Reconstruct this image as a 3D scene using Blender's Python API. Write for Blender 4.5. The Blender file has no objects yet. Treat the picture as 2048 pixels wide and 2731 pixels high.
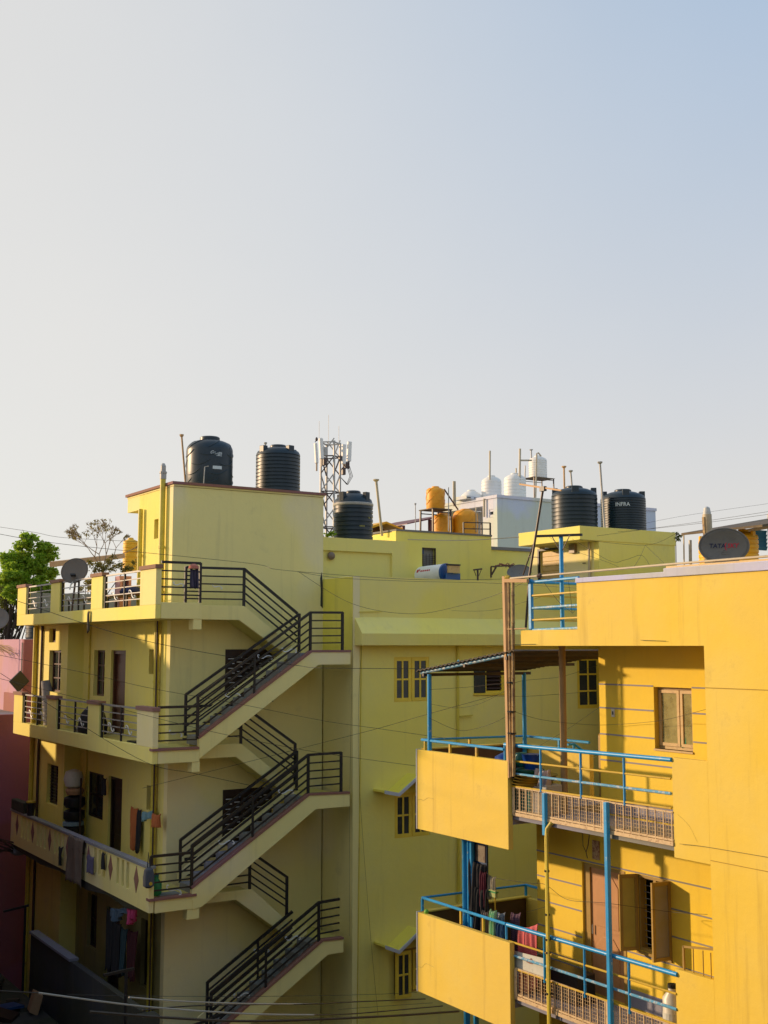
import bpy, bmesh, math, random
from mathutils import Vector, Matrix
random.seed(7)
R = math.radians
scene = bpy.context.scene
COL = scene.collection

# ---------------------------------------------------------------- camera
cam_d = bpy.data.cameras.new('camera'); cam = bpy.data.objects.new('camera', cam_d); COL.objects.link(cam)
cam.location = (0, 0, 10)
cam.rotation_euler = (R(90 + 6.466), 0, R(-32.6))
cam_d.sensor_fit = 'HORIZONTAL'; cam_d.sensor_width = 36; cam_d.lens = 55.34
cam_d.clip_start = 0.1; cam_d.clip_end = 3000
scene.camera = cam
# ---------------------------------------------------------------- sky, sun, exposure
SUN_AZ = -40.0      # degrees from +Y towards +X (negative: towards -X)
SUN_EL = 12.0
HAZE_LOW = (5.4, 4.95, 4.4); HAZE_TOP = (2.4, 3.6, 5.2); HAZE_SUN = (5.5, 5.3, 4.95)
w = bpy.data.worlds.new('World'); scene.world = w; w.use_nodes = True
nt = w.node_tree; nt.nodes.clear()
out = nt.nodes.new('ShaderNodeOutputWorld'); bg = nt.nodes.new('ShaderNodeBackground')
sky = nt.nodes.new('ShaderNodeTexSky'); sky.sky_type = 'NISHITA'; sky.sun_disc = False
sky.sun_elevation = R(SUN_EL); sky.sun_rotation = R(SUN_AZ)
sky.altitude = 900; sky.air_density = 1.0; sky.dust_density = 1.6; sky.ozone_density = 2.0
bg.inputs['Strength'].default_value = 0.12
# thin dry-season haze over the whole sky: thickest at the horizon, brighter and whiter towards the sun
def _wn(kind, **kw):
    n = nt.nodes.new(kind)
    for k_, v_ in kw.items(): setattr(n, k_, v_)
    return n
tcw = _wn('ShaderNodeTexCoord'); sunv = (math.sin(R(SUN_AZ)), math.cos(R(SUN_AZ)), 0.25)
dot = _wn('ShaderNodeVectorMath', operation='DOT_PRODUCT'); nt.links.new(tcw.outputs['Generated'], dot.inputs[0]); dot.inputs[1].default_value = sunv
sep = _wn('ShaderNodeSeparateXYZ'); nt.links.new(tcw.outputs['Generated'], sep.inputs[0])
mrs = _wn('ShaderNodeMapRange', interpolation_type='SMOOTHSTEP'); nt.links.new(dot.outputs['Value'], mrs.inputs[0]); mrs.inputs[1].default_value = -0.05; mrs.inputs[2].default_value = 0.80
mre = _wn('ShaderNodeMapRange'); nt.links.new(sep.outputs[2], mre.inputs[0]); mre.inputs[1].default_value = 0.0; mre.inputs[2].default_value = 0.62; mre.inputs[3].default_value = 1.0; mre.inputs[4].default_value = 0.0
hz = _wn('ShaderNodeMix', data_type='RGBA'); nt.links.new(mre.outputs[0], hz.inputs[0]); hz.inputs[6].default_value = (*HAZE_TOP, 1); hz.inputs[7].default_value = (*HAZE_LOW, 1)
hs = _wn('ShaderNodeMix', data_type='RGBA'); nt.links.new(mrs.outputs[0], hs.inputs[0]); nt.links.new(hz.outputs[2], hs.inputs[6]); hs.inputs[7].default_value = (*HAZE_SUN, 1)
fm = _wn('ShaderNodeMath', operation='MULTIPLY_ADD'); nt.links.new(mre.outputs[0], fm.inputs[0]); fm.inputs[1].default_value = 0.12; fm.inputs[2].default_value = 0.82
mxs = _wn('ShaderNodeMix', data_type='RGBA'); nz = _wn('ShaderNodeTexNoise'); nz.inputs['Scale'].default_value = 2.2; nz.inputs['Detail'].default_value = 5; nz.inputs['Roughness'].default_value = 0.55
nt.links.new(tcw.outputs['Generated'], nz.inputs['Vector'])
fz = _wn('ShaderNodeMath', operation='MULTIPLY_ADD'); nt.links.new(nz.outputs[0], fz.inputs[0]); fz.inputs[1].default_value = 0.16; nt.links.new(fm.outputs[0], fz.inputs[2])
fs_ = _wn('ShaderNodeMath', operation='SUBTRACT', use_clamp=True); nt.links.new(fz.outputs[0], fs_.inputs[0]); fs_.inputs[1].default_value = 0.08
nt.links.new(fs_.outputs[0], mxs.inputs[0]); nt.links.new(sky.outputs[0], mxs.inputs[6]); nt.links.new(hs.outputs[2], mxs.inputs[7])
nt.links.new(mxs.outputs[2], bg.inputs[0]); nt.links.new(bg.outputs[0], out.inputs[0])
sd = bpy.data.lights.new('sun', 'SUN'); so = bpy.data.objects.new('sun', sd); COL.objects.link(so)
sd.energy = 3.3; sd.angle = R(1.6); sd.color = (1.0, 0.70, 0.42)
_d = Vector((math.sin(R(SUN_AZ)) * math.cos(R(SUN_EL)), math.cos(R(SUN_AZ)) * math.cos(R(SUN_EL)), math.sin(R(SUN_EL))))
so.rotation_euler = _d.to_track_quat('Z', 'Y').to_euler(); so.location = (-20, 20, 40)
scene.view_settings.view_transform = 'Standard'; scene.view_settings.look = 'None'
scene.view_settings.gamma = 1; scene.view_settings.use_curve_mapping = False
scene.view_settings.exposure = 0.38

# ---------------------------------------------------------------- materials
def _bsdf(name):
    m = bpy.data.materials.new(name); m.use_nodes = True
    return m, m.node_tree, m.node_tree.nodes['Principled BSDF']
def _noise(t, vec, scale, detail=4, rough=0.6):
    n = t.nodes.new('ShaderNodeTexNoise'); n.inputs['Scale'].default_value = scale
    n.inputs['Detail'].default_value = detail; n.inputs['Roughness'].default_value = rough
    t.links.new(vec, n.inputs['Vector']); return n
def _ramp(t, fac, a, b):
    r = t.nodes.new('ShaderNodeMapRange'); r.inputs[1].default_value = a; r.inputs[2].default_value = b
    t.links.new(fac, r.inputs[0]); return r.outputs[0]
def _mix(t, fac, a, b, mode='MIX'):
    m = t.nodes.new('ShaderNodeMix'); m.data_type = 'RGBA'; m.blend_type = mode
    if isinstance(fac, float): m.inputs[0].default_value = fac
    else: t.links.new(fac, m.inputs[0])
    for s, v in ((6, a), (7, b)):
        if isinstance(v, tuple): m.inputs[s].default_value = (*v, 1)
        else: t.links.new(v, m.inputs[s])
    return m.outputs[2]
def _math(t, op, a, b):
    m = t.nodes.new('ShaderNodeMath'); m.operation = op
    for i, v in enumerate((a, b)):
        if isinstance(v, (int, float)): m.inputs[i].default_value = v
        else: t.links.new(v, m.inputs[i])
    return m.outputs[0]
def plaster(name, col, alt=None, dirt=(0.16, 0.14, 0.10), damt=0.35, bump=0.25, rough=0.85, streak=0.35):
    """painted cement plaster: blotchy paint, run-down dirt streaks, fine trowel relief"""
    m, t, b = _bsdf(name)
    pos = t.nodes.new('ShaderNodeNewGeometry').outputs['Position']
    alt = alt or tuple(c * 0.80 for c in col)
    n1 = _noise(t, pos, 0.55, 5, 0.55)
    c = _mix(t, _ramp(t, n1.outputs[0], 0.35, 0.68), col, alt)
    n6 = _noise(t, pos, 0.23, 3, 0.5)
    c = _mix(t, _math(t, 'MULTIPLY', _ramp(t, n6.outputs[0], 0.50, 0.55), 0.5), c, (col[0]*0.95, col[1]*0.97, min(1, col[2]*1.7+0.02)))
    n3 = _noise(t, pos, 3.1, 6, 0.7)
    c = _mix(t, _math(t, 'MULTIPLY', _ramp(t, n3.outputs[0], 0.35, 0.8), 0.35), c, tuple(min(1, x * 1.12) for x in col))
    mp = t.nodes.new('ShaderNodeMapping'); mp.inputs['Scale'].default_value = (2.6, 2.6, 0.16)
    t.links.new(pos, mp.inputs['Vector'])
    n2 = _noise(t, mp.outputs[0], 1.6, 6, 0.65)
    c = _mix(t, _math(t, 'MULTIPLY', _ramp(t, n2.outputs[0], 0.56, 0.80), streak), c, dirt)
    n4 = _noise(t, pos, 1.1, 8, 0.75)
    c = _mix(t, _math(t, 'MULTIPLY', _ramp(t, n4.outputs[0], 0.60, 0.82), damt), c, dirt)
    t.links.new(c, b.inputs['Base Color']); b.inputs['Roughness'].default_value = rough
    bp = t.nodes.new('ShaderNodeBump'); bp.inputs['Strength'].default_value = bump; bp.inputs['Distance'].default_value = 0.02
    n5 = _noise(t, pos, 9, 8, 0.7); hh = _math(t, 'ADD', _math(t, 'MULTIPLY', n5.outputs[0], 1.0), _math(t, 'MULTIPLY', n1.outputs[0], 2.2)); t.links.new(hh, bp.inputs['Height']); t.links.new(bp.outputs[0], b.inputs['Normal'])
    return m
def paint(name, col, wear=None, wamt=0.5, rough=0.45, metal=0.0, scale=6.0, lo=0.56, hi=0.68, var=0.12, bump=0.12):
    m, t, b = _bsdf(name)
    pos = t.nodes.new('ShaderNodeNewGeometry').outputs['Position']
    n1 = _noise(t, pos, scale * 0.35, 4, 0.6)
    c = _mix(t, _ramp(t, n1.outputs[0], 0.3, 0.7), tuple(x * (1 - var) for x in col), tuple(min(1, x * (1 + var)) for x in col))
    if wear:
        n2 = _noise(t, pos, scale, 6, 0.7)
        c = _mix(t, _math(t, 'MULTIPLY', _ramp(t, n2.outputs[0], lo, hi), wamt), c, wear)
    t.links.new(c, b.inputs['Base Color']); b.inputs['Roughness'].default_value = rough; b.inputs['Metallic'].default_value = metal
    bp = t.nodes.new('ShaderNodeBump'); bp.inputs['Strength'].default_value = bump; bp.inputs['Distance'].default_value = 0.01
    n5 = _noise(t, pos, 25, 4, 0.6); t.links.new(n5.outputs[0], bp.inputs['Height']); t.links.new(bp.outputs[0], b.inputs['Normal'])
    return m
def leaf_mat(name, c1, c2):
    m, t, b = _bsdf(name)
    pos = t.nodes.new('ShaderNodeNewGeometry').outputs['Position']
    n1 = _noise(t, pos, 2.5, 3, 0.6); n2 = _noise(t, pos, 11, 3, 0.6)
    f = _math(t, 'ADD', _math(t, 'MULTIPLY', n1.outputs[0], 0.6), _math(t, 'MULTIPLY', n2.outputs[0], 0.4))
    c = _mix(t, _ramp(t, f, 0.35, 0.65), c1, c2)
    t.links.new(c, b.inputs['Base Color']); b.inputs['Roughness'].default_value = 0.5
    tr = t.nodes.new('ShaderNodeBsdfTranslucent'); t.links.new(c, tr.inputs[0])
    mx = t.nodes.new('ShaderNodeMixShader'); mx.inputs[0].default_value = 0.58
    o = t.nodes['Material Output']
    t.links.new(b.outputs[0], mx.inputs[1]); t.links.new(tr.outputs[0], mx.inputs[2]); t.links.new(mx.outputs[0], o.inputs[0])
    return m
def cloth_mat(name, c1, c2=None, kind=None, scale=30):
    m, t, b = _bsdf(name)
    tc = t.nodes.new('ShaderNodeTexCoord')
    if kind == 'check':
        k = t.nodes.new('ShaderNodeTexChecker'); k.inputs['Scale'].default_value = scale; t.links.new(tc.outputs['Object'], k.inputs[0])
        c = _mix(t, k.outputs[1], c1, c2)
    elif kind == 'stripe':
        k = t.nodes.new('ShaderNodeTexWave'); k.inputs['Scale'].default_value = scale; k.inputs['Distortion'].default_value = 2.5
        t.links.new(tc.outputs['Object'], k.inputs[0]); c = _mix(t, _ramp(t, k.outputs[1], 0.4, 0.6), c1, c2)
    else:
        n = _noise(t, tc.outputs['Object'], 5, 5, 0.6); c = _mix(t, n.outputs[0], tuple(x * 0.75 for x in c1), c2 or tuple(min(1, x * 1.2) for x in c1))
    t.links.new(c, b.inputs['Base Color']); b.inputs['Roughness'].default_value = 0.9
    return m

M = {}
M['lime'] = plaster('lime_plaster', (0.88, 0.765, 0.16), (0.83, 0.74, 0.22), streak=0.16, damt=0.22)
M['lime_pale'] = plaster('pale_lime_plaster', (0.88, 0.765, 0.29), (0.84, 0.745, 0.31), damt=0.25, streak=0.2)
M['lime_bright'] = plaster('bright_lime_plaster', (0.83, 0.725, 0.085), (0.80, 0.71, 0.11))
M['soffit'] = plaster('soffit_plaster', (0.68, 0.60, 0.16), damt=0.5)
M['amber'] = plaster('amber_plaster', (0.82, 0.58, 0.06), (0.81, 0.615, 0.14), dirt=(0.33, 0.20, 0.05), streak=0.45, damt=0.45)
M['amber_inner'] = plaster('amber_inner_plaster', (0.86, 0.60, 0.03), (0.85, 0.625, 0.07), dirt=(0.40, 0.26, 0.04), streak=0.2, damt=0.2)
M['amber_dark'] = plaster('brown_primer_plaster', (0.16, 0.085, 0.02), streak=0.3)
M['trim_red'] = plaster('oxide_red_trim', (0.27, 0.12, 0.085), (0.30, 0.15, 0.10), streak=0.4)
M['cap'] = plaster('brown_cap', (0.30, 0.155, 0.085), (0.26, 0.14, 0.09), streak=0.4)
M['pink'] = plaster('pink_plaster', (0.54, 0.30, 0.28), (0.48, 0.26, 0.25))
M['pink_red'] = plaster('red_and_shaded_pink_plaster', (0.34, 0.12, 0.09))  # red; also the pink house's front, its shade put into the colour
M['magenta'] = plaster('magenta_plaster', (0.27, 0.10, 0.13), (0.22, 0.08, 0.105))
M['white_wall'] = plaster('white_wall', (0.68, 0.68, 0.60), (0.60, 0.64, 0.56), streak=0.3)
M['cream_wall'] = plaster('cream_wall', (0.78, 0.70, 0.52), (0.74, 0.66, 0.50))
M['brick_block'] = plaster('grey_block_wall', (0.17, 0.17, 0.155), (0.13, 0.13, 0.12))
M['mint_wall'] = plaster('mint_wall', (0.60, 0.66, 0.58), (0.62, 0.68, 0.58), streak=0.2)
M['dark_grey_green_wall'] = plaster('dark_grey_green_wall', (0.055, 0.058, 0.04), (0.04, 0.043, 0.03), damt=0.6)  # very dark grey-green plaster, blotched
M['lime_shaded_grimy'] = plaster('shaded_grimy_lime_plaster', (0.40, 0.35, 0.09), (0.30, 0.265, 0.08), dirt=(0.06, 0.05, 0.035), damt=0.7, streak=0.7)  # lime darkened in the paint to stand for shade, plus grime
M['concrete'] = plaster('grey_concrete', (0.27, 0.27, 0.25), (0.20, 0.20, 0.18), damt=0.5)
M['roof_grey'] = plaster('roof_screed', (0.22, 0.21, 0.19), damt=0.6)
M['ground'] = plaster('packed_ground', (0.10, 0.085, 0.065), (0.06, 0.055, 0.045), damt=0.6)
M['moss'] = plaster('mossy_dirt', (0.05, 0.045, 0.025), (0.03, 0.035, 0.015), bump=0.9)
M['black_metal'] = paint('black_metal', (0.010, 0.012, 0.016), (0.06, 0.03, 0.02), 0.4)
M['dark_metal'] = paint('rusty_dark_metal', (0.06, 0.035, 0.028), (0.14, 0.06, 0.03), 0.6)
M['white_metal'] = paint('white_metal', (0.55, 0.56, 0.54), (0.25, 0.16, 0.10), 0.3)
M['grey_metal'] = paint('galvanised_metal', (0.32, 0.32, 0.31), (0.16, 0.12, 0.10), 0.5, 0.5, 0.3)
M['blue_metal'] = paint('blue_metal', (0.02, 0.32, 0.68), (0.45, 0.52, 0.55), 0.7, 0.4, 0, 9, 0.60, 0.66)
M['blue_pale'] = paint('sunbleached_blue_metal', (0.10, 0.36, 0.58), (0.55, 0.58, 0.58), 0.8, 0.45, 0, 12, 0.5, 0.6)
M['blue_dark'] = paint('deep_blue_board', (0.008, 0.05, 0.16), (0.02, 0.06, 0.12), 0.4, 0.5)
M['yellow_metal'] = paint('yellow_metal', (0.60, 0.40, 0.03), (0.35, 0.2, 0.08), 0.5)
M['cream_metal'] = paint('cream_metal', (0.64, 0.47, 0.26), (0.26, 0.11, 0.05), 0.7, 0.6, 0, 14, 0.54, 0.64)
M['lav_trim'] = plaster('lavender_trim', (0.56, 0.57, 0.62), (0.50, 0.51, 0.55), streak=0.3)
M['groove'] = plaster('grey_groove', (0.30, 0.28, 0.24), streak=0.1)
M['pipe_yellow'] = paint('yellow_pipe', (0.66, 0.54, 0.06), (0.36, 0.22, 0.06), 0.7, 0.5, 0, 2.5, 0.55, 0.7)
M['pvc'] = paint('cream_pvc', (0.50, 0.42, 0.28), (0.33, 0.22, 0.12), 0.6, 0.5, 0, 4)
M['pvc_grey'] = paint('grey_pvc', (0.42, 0.41, 0.38), (0.25, 0.20, 0.15), 0.5)
M['wood'] = paint('varnished_wood', (0.095, 0.032, 0.016), (0.04, 0.02, 0.012), 0.7, 0.4, 0, 5)
M['wood_dark'] = paint('dark_wood', (0.028, 0.014, 0.011), (0.01, 0.008, 0.008), 0.6, 0.4, 0, 5)
M['wood_door'] = paint('peach_door', (0.50, 0.25, 0.10), (0.36, 0.17, 0.06), 0.4, 0.5, 0, 3)
M['frame_cream'] = paint('cream_frame', (0.56, 0.38, 0.15), (0.30, 0.18, 0.08), 0.6, 0.5, 0, 10)
M['frame_yellow'] = paint('ochre_frame', (0.84, 0.62, 0.06), (0.68, 0.50, 0.05), 0.4, 0.5)
M['frame_brown'] = paint('ochre_brown_frame', (0.38, 0.24, 0.05), None, 0, 0.5)
M['glass'] = paint('dark_glass', (0.030, 0.040, 0.046), (0.07, 0.07, 0.06), 0.5, 0.12, 0, 3.0, 0.45, 0.65)
M['glass_frost'] = paint('frosted_glass', (0.33, 0.29, 0.24), (0.33, 0.27, 0.10), 0.7, 0.35, 0, 1.5, 0.4, 0.65)
M['glass_frost_y'] = paint('yellowish_glass', (0.50, 0.40, 0.07), None, 0, 0.3)
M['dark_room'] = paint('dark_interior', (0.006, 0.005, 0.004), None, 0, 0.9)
M['tank_black'] = paint('black_polyethylene', (0.008, 0.025, 0.040), (0.035, 0.04, 0.042), 0.5, 0.40, 0, 2.5, 0.5, 0.75, bump=0.03)
M['tank_orange'] = paint('orange_polyethylene', (0.85, 0.36, 0.010), None, 0, 0.5, bump=0.0)
M['tank_yellow'] = paint('yellow_polyethylene', (0.85, 0.46, 0.012), None, 0, 0.5, bump=0.0)
M['tank_white'] = paint('white_polyethylene', (0.80, 0.79, 0.74), None, 0, 0.5, bump=0.0, var=0.04)
M['white_print'] = paint('white_print', (0.55, 0.62, 0.64), None, 0, 0.5)
M['yellow_print'] = paint('yellow_print', (0.35, 0.33, 0.08), None, 0, 0.5)
M['dish_grey'] = paint('grey_dish', (0.16, 0.15, 0.135), (0.10, 0.09, 0.08), 0.4, 0.6)
M['dish_pale'] = paint('pale_grey_dish', (0.13, 0.11, 0.09), (0.10, 0.085, 0.07), 0.4, 0.6)
M['navy_print'] = paint('navy_print', (0.012, 0.016, 0.06), None, 0, 0.5)
M['tan_column'] = paint('tan_column', (0.34, 0.21, 0.08), (0.24, 0.14, 0.06), 0.5, 0.6)
M['bright_iron'] = paint('bright_iron', (0.75, 0.76, 0.74), None, 0, 0.4)
M['red_print'] = paint('red_print', (0.55, 0.012, 0.04), None, 0, 0.5)
M['cable'] = paint('black_cable', (0.018, 0.016, 0.012), None, 0, 0.6)
M['cable_brown'] = paint('brown_cable', (0.07, 0.05, 0.025), None, 0, 0.6)
M['cable_pale'] = paint('pale_cable', (0.30, 0.31, 0.28), (0.15, 0.15, 0.13), 0.5, 0.5)
M['tin'] = paint('weathered_roof_sheet', (0.085, 0.06, 0.035), (0.16, 0.11, 0.05), 0.7, 0.7, 0, 3, 0.45, 0.6)
M['tin_blue'] = paint('blue_roof_sheet', (0.02, 0.20, 0.50), (0.10, 0.34, 0.60), 0.5, 0.4)
M['tin_maroon'] = paint('maroon_roof_sheet', (0.14, 0.03, 0.03), None, 0, 0.5)
M['tin_violet'] = paint('violet_blue_sheet', (0.10, 0.10, 0.28), (0.40, 0.30, 0.08), 0.5, 0.5, 0, 1)
M['bamboo'] = paint('bamboo', (0.42, 0.27, 0.10), (0.13, 0.07, 0.035), 0.85, 0.6, 0, 5, 0.45, 0.6)
M['timber'] = paint('bleached_timber', (0.58, 0.36, 0.17), (0.38, 0.22, 0.10), 0.5, 0.7, 0, 3)
M['bark'] = paint('bark', (0.34, 0.24, 0.15), (0.05, 0.035, 0.025), 0.6, 0.9, 0, 9)
M['bark_dark'] = paint('dark_bark', (0.05, 0.035, 0.025), None, 0, 0.9)
M['leaf'] = leaf_mat('fresh_leaves', (0.20, 0.38, 0.02), (0.42, 0.55, 0.05))
M['leaf_dark'] = leaf_mat('old_leaves', (0.06, 0.10, 0.015), (0.16, 0.17, 0.03))
M['leaf_dry'] = leaf_mat('drying_leaves', (0.20, 0.19, 0.03), (0.28, 0.22, 0.05))
M['plastic_blue'] = paint('blue_plastic', (0.008, 0.06, 0.36), None, 0, 0.35)
M['plastic_drum'] = paint('dark_blue_plastic', (0.010, 0.055, 0.16), None, 0, 0.4)
M['plastic_teal'] = paint('teal_plastic', (0.01, 0.17, 0.15), None, 0, 0.4)
M['plastic_green'] = paint('green_plastic', (0.02, 0.22, 0.07), None, 0, 0.4)
M['basket'] = paint('yellow_cane', (0.46, 0.32, 0.03), (0.3, 0.2, 0.03), 0.5, 0.7, 0, 12)
M['white_plastic'] = paint('white_plastic', (0.62, 0.60, 0.52), (0.45, 0.38, 0.25), 0.4, 0.4)
M['paper'] = paint('paper_print', (0.55, 0.38, 0.20), (0.22, 0.06, 0.03), 0.8, 0.7, 0, 22, 0.48, 0.56)
M['carton'] = paint('carton', (0.42, 0.24, 0.12), None, 0, 0.8)
M['board_white'] = paint('white_board', (0.55, 0.57, 0.52), (0.3, 0.3, 0.25), 0.4, 0.6)
M['heater'] = paint('heater_shell', (0.80, 0.82, 0.80), None, 0, 0.3)
M['cap_blue'] = paint('blue_cap', (0.01, 0.09, 0.30), None, 0, 0.35)
M['lamp'] = paint('lamp_bowl', (0.20, 0.14, 0.09), None, 0, 0.4)

# ---------------------------------------------------------------- mesh builder
ORG = {}
class MB:
    def __init__(s): s.v = []; s.f = []
    def add(s, vs, fs):
        o = len(s.v); s.v += [tuple(p) for p in vs]; s.f += [tuple(i + o for i in q) for q in fs]; return s
    def box(s, x0, x1, y0, y1, z0, z1):
        if x0 > x1: x0, x1 = x1, x0
        if y0 > y1: y0, y1 = y1, y0
        if z0 > z1: z0, z1 = z1, z0
        return s.add([(x0,y0,z0),(x1,y0,z0),(x1,y1,z0),(x0,y1,z0),(x0,y0,z1),(x1,y0,z1),(x1,y1,z1),(x0,y1,z1)],
            [(0,3,2,1),(4,5,6,7),(0,1,5,4),(1,2,6,5),(2,3,7,6),(3,0,4,7)])
    def obox(s, c, ax, ay, az):
        c = Vector(c); ax = Vector(ax); ay = Vector(ay); az = Vector(az)
        vs = [c + a*ax + b*ay + d*az for d in (-1,1) for (a,b) in ((-1,-1),(1,-1),(1,1),(-1,1))]
        return s.add(vs, [(0,3,2,1),(4,5,6,7),(0,1,5,4),(1,2,6,5),(2,3,7,6),(3,0,4,7)])
    def path(s, pts, r, n=8, closed=False):
        pts = [Vector(p) for p in pts]; N = len(pts); rr = r if isinstance(r, (list, tuple)) else [r]*N
        vs = []; prev = None
        for i, p in enumerate(pts):
            d = (pts[min(i+1, N-1)] - pts[max(i-1, 0)]).normalized()
            if prev is None:
                u = d.orthogonal().normalized()
            else:
                u = (prev - d*prev.dot(d)); u = u.normalized() if u.length > 1e-6 else d.orthogonal().normalized()
            prev = u; v = d.cross(u)
            for k in range(n):
                a = 2*math.pi*(k+0.5)/n; vs.append(p + rr[i]*(math.cos(a)*u + math.sin(a)*v))
        fs = [(i*n+k, i*n+(k+1)%n, (i+1)*n+(k+1)%n, (i+1)*n+k) for i in range(N-1) for k in range(n)]
        fs += [tuple(range(n))[::-1], tuple((N-1)*n+k for k in range(n))]
        return s.add(vs, fs)
    def bar(s, p, q, a, b=None):
        """square section bar p->q; a half width, b half height"""
        p = Vector(p); q = Vector(q); d = (q-p); L = d.length/2; d.normalize(); b = a if b is None else b
        up = Vector((0,0,1)) if abs(d.z) < 0.95 else Vector((0,1,0))
        u = d.cross(up).normalized(); v = u.cross(d).normalized()
        return s.obox((p+q)/2, d*L, u*a, v*b)
    def lathe(s, c, prof, n=24, axis='z'):
        c = Vector(c); vs = []
        for (r, z) in prof:
            for k in range(n):
                a = 2*math.pi*k/n
                if axis == 'z': vs.append(c + Vector((r*math.cos(a), r*math.sin(a), z)))
                elif axis == 'x': vs.append(c + Vector((z, r*math.cos(a), r*math.sin(a))))
                else: vs.append(c + Vector((r*math.cos(a), z, r*math.sin(a))))
        N = len(prof)
        fs = [(i*n+k, i*n+(k+1)%n, (i+1)*n+(k+1)%n, (i+1)*n+k) for i in range(N-1) for k in range(n)]
        fs += [tuple(range(n))[::-1], tuple((N-1)*n+k for k in range(n))]
        return s.add(vs, fs)
    def prism(s, poly, a, b, plane='xz'):
        """poly in 2D extruded along the third axis from a to b"""
        f = {'xz': lambda p, t: (p[0], t, p[1]), 'yz': lambda p, t: (t, p[0], p[1]), 'xy': lambda p, t: (p[0], p[1], t)}[plane]
        n = len(poly); vs = [f(p, a) for p in poly] + [f(p, b) for p in poly]
        fs = [tuple(range(n))[::-1], tuple(range(n, 2*n))] + [(k, (k+1)%n, n+(k+1)%n, n+k) for k in range(n)]
        return s.add(vs, fs)
    def quad(s, *p): return s.add(p, [tuple(range(len(p)))])
    def wall_x(s, x0, x1, y0, y1, z0, z1, ops=()):
        return s._wall(lambda ya,yb,za,zb: s.box(x0,x1,ya,yb,za,zb), y0, y1, z0, z1, ops)
    def wall_y(s, ya, yb, x0, x1, z0, z1, ops=()):
        return s._wall(lambda xa,xb,za,zb: s.box(xa,xb,ya,yb,za,zb), x0, x1, z0, z1, ops)
    def _wall(s, fn, a0, a1, z0, z1, ops):
        cuts = sorted({a0, a1, *[o[0] for o in ops], *[o[1] for o in ops]})
        cuts = [c for c in cuts if a0 <= c <= a1]
        for l, r in zip(cuts, cuts[1:]):
            m = (l+r)/2; hs = sorted([(max(z0,o[2]), min(z1,o[3])) for o in ops if o[0] < m < o[1]])
            z = z0
            for (b, t) in hs:
                if b > z: fn(l, r, z, b)
                z = max(z, t)
            if z < z1: fn(l, r, z, z1)
        return s
def worg(parent): return ORG.get(parent.name, Vector((0,0,0))) if parent else Vector((0,0,0))
def obj(name, mb, mat, parent=None, smooth=False, kind=None, label=None, bevel=0.0, solid=0.0, flip=True):
    o0 = worg(parent); me = bpy.data.meshes.new(name)
    if parent is None and mb.v:
        xs = [p[0] for p in mb.v]; ys = [p[1] for p in mb.v]; zs = [p[2] for p in mb.v]
        o0 = Vector(((min(xs)+max(xs))/2, (min(ys)+max(ys))/2, min(zs)))
    me.from_pydata([tuple(Vector(p) - o0) for p in mb.v], [], mb.f)
    if flip:
        bm = bmesh.new(); bm.from_mesh(me); bmesh.ops.recalc_face_normals(bm, faces=bm.faces[:]); bm.to_mesh(me); bm.free()
    me.materials.append(M[mat] if isinstance(mat, str) else mat)
    if smooth:
        me.polygons.foreach_set('use_smooth', [True]*len(me.polygons))
        if smooth != 'all': me.set_sharp_from_angle(angle=R(40))
    o = bpy.data.objects.new(name, me); COL.objects.link(o)
    if parent: o.parent = parent
    else: o.location = o0
    ORG[o.name] = o0
    if kind: o['kind'] = kind
    if label: o['label'] = label
    if bevel:
        b = o.modifiers.new('bevel', 'BEVEL'); b.width = bevel; b.segments = 2; b.limit_method = 'ANGLE'
    if solid:
        b = o.modifiers.new('solidify', 'SOLIDIFY'); b.thickness = solid; b.offset = 0
    return o
def thing(name, label, cat, loc, group=None):
    o = bpy.data.objects.new(name, None); COL.objects.link(o); o.location = loc; o.empty_display_size = 0.2
    ORG[o.name] = Vector(loc); o['label'] = label; o['category'] = cat
    if group: o['group'] = group
    return o
def tag(o, label, cat, group=None):
    o['label'] = label; o['category'] = cat
    if group: o['group'] = group
    return o
def lerp(a, b, t): return tuple(a[i] + (b[i]-a[i])*t for i in range(3))
def text_mesh(txt, size, depth=0.004, bold=True, shear=0.0):
    cu = bpy.data.curves.new('lettering', 'FONT'); cu.body = txt; cu.size = size; cu.extrude = depth/2; cu.align_x = 'CENTER'; cu.align_y = 'CENTER'
    cu.offset = size*0.018 if bold else 0; cu.shear = shear; cu.resolution_u = 2
    to = bpy.data.objects.new('lettering', cu); COL.objects.link(to)
    me = bpy.data.meshes.new_from_object(to.evaluated_get(bpy.context.evaluated_depsgraph_get()))
    vs = [v.co.copy() for v in me.vertices]; fs = [tuple(p.vertices) for p in me.polygons]
    bpy.data.objects.remove(to); bpy.data.curves.remove(cu); bpy.data.meshes.remove(me)
    return vs, fs
M['joint'] = plaster('wall_joint', (0.42, 0.27, 0.04))
for _k, _s in (('glass', 0.3), ('glass_frost', 0.3)): M[_k].node_tree.nodes['Principled BSDF'].inputs['Specular IOR Level'].default_value = _s
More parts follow.
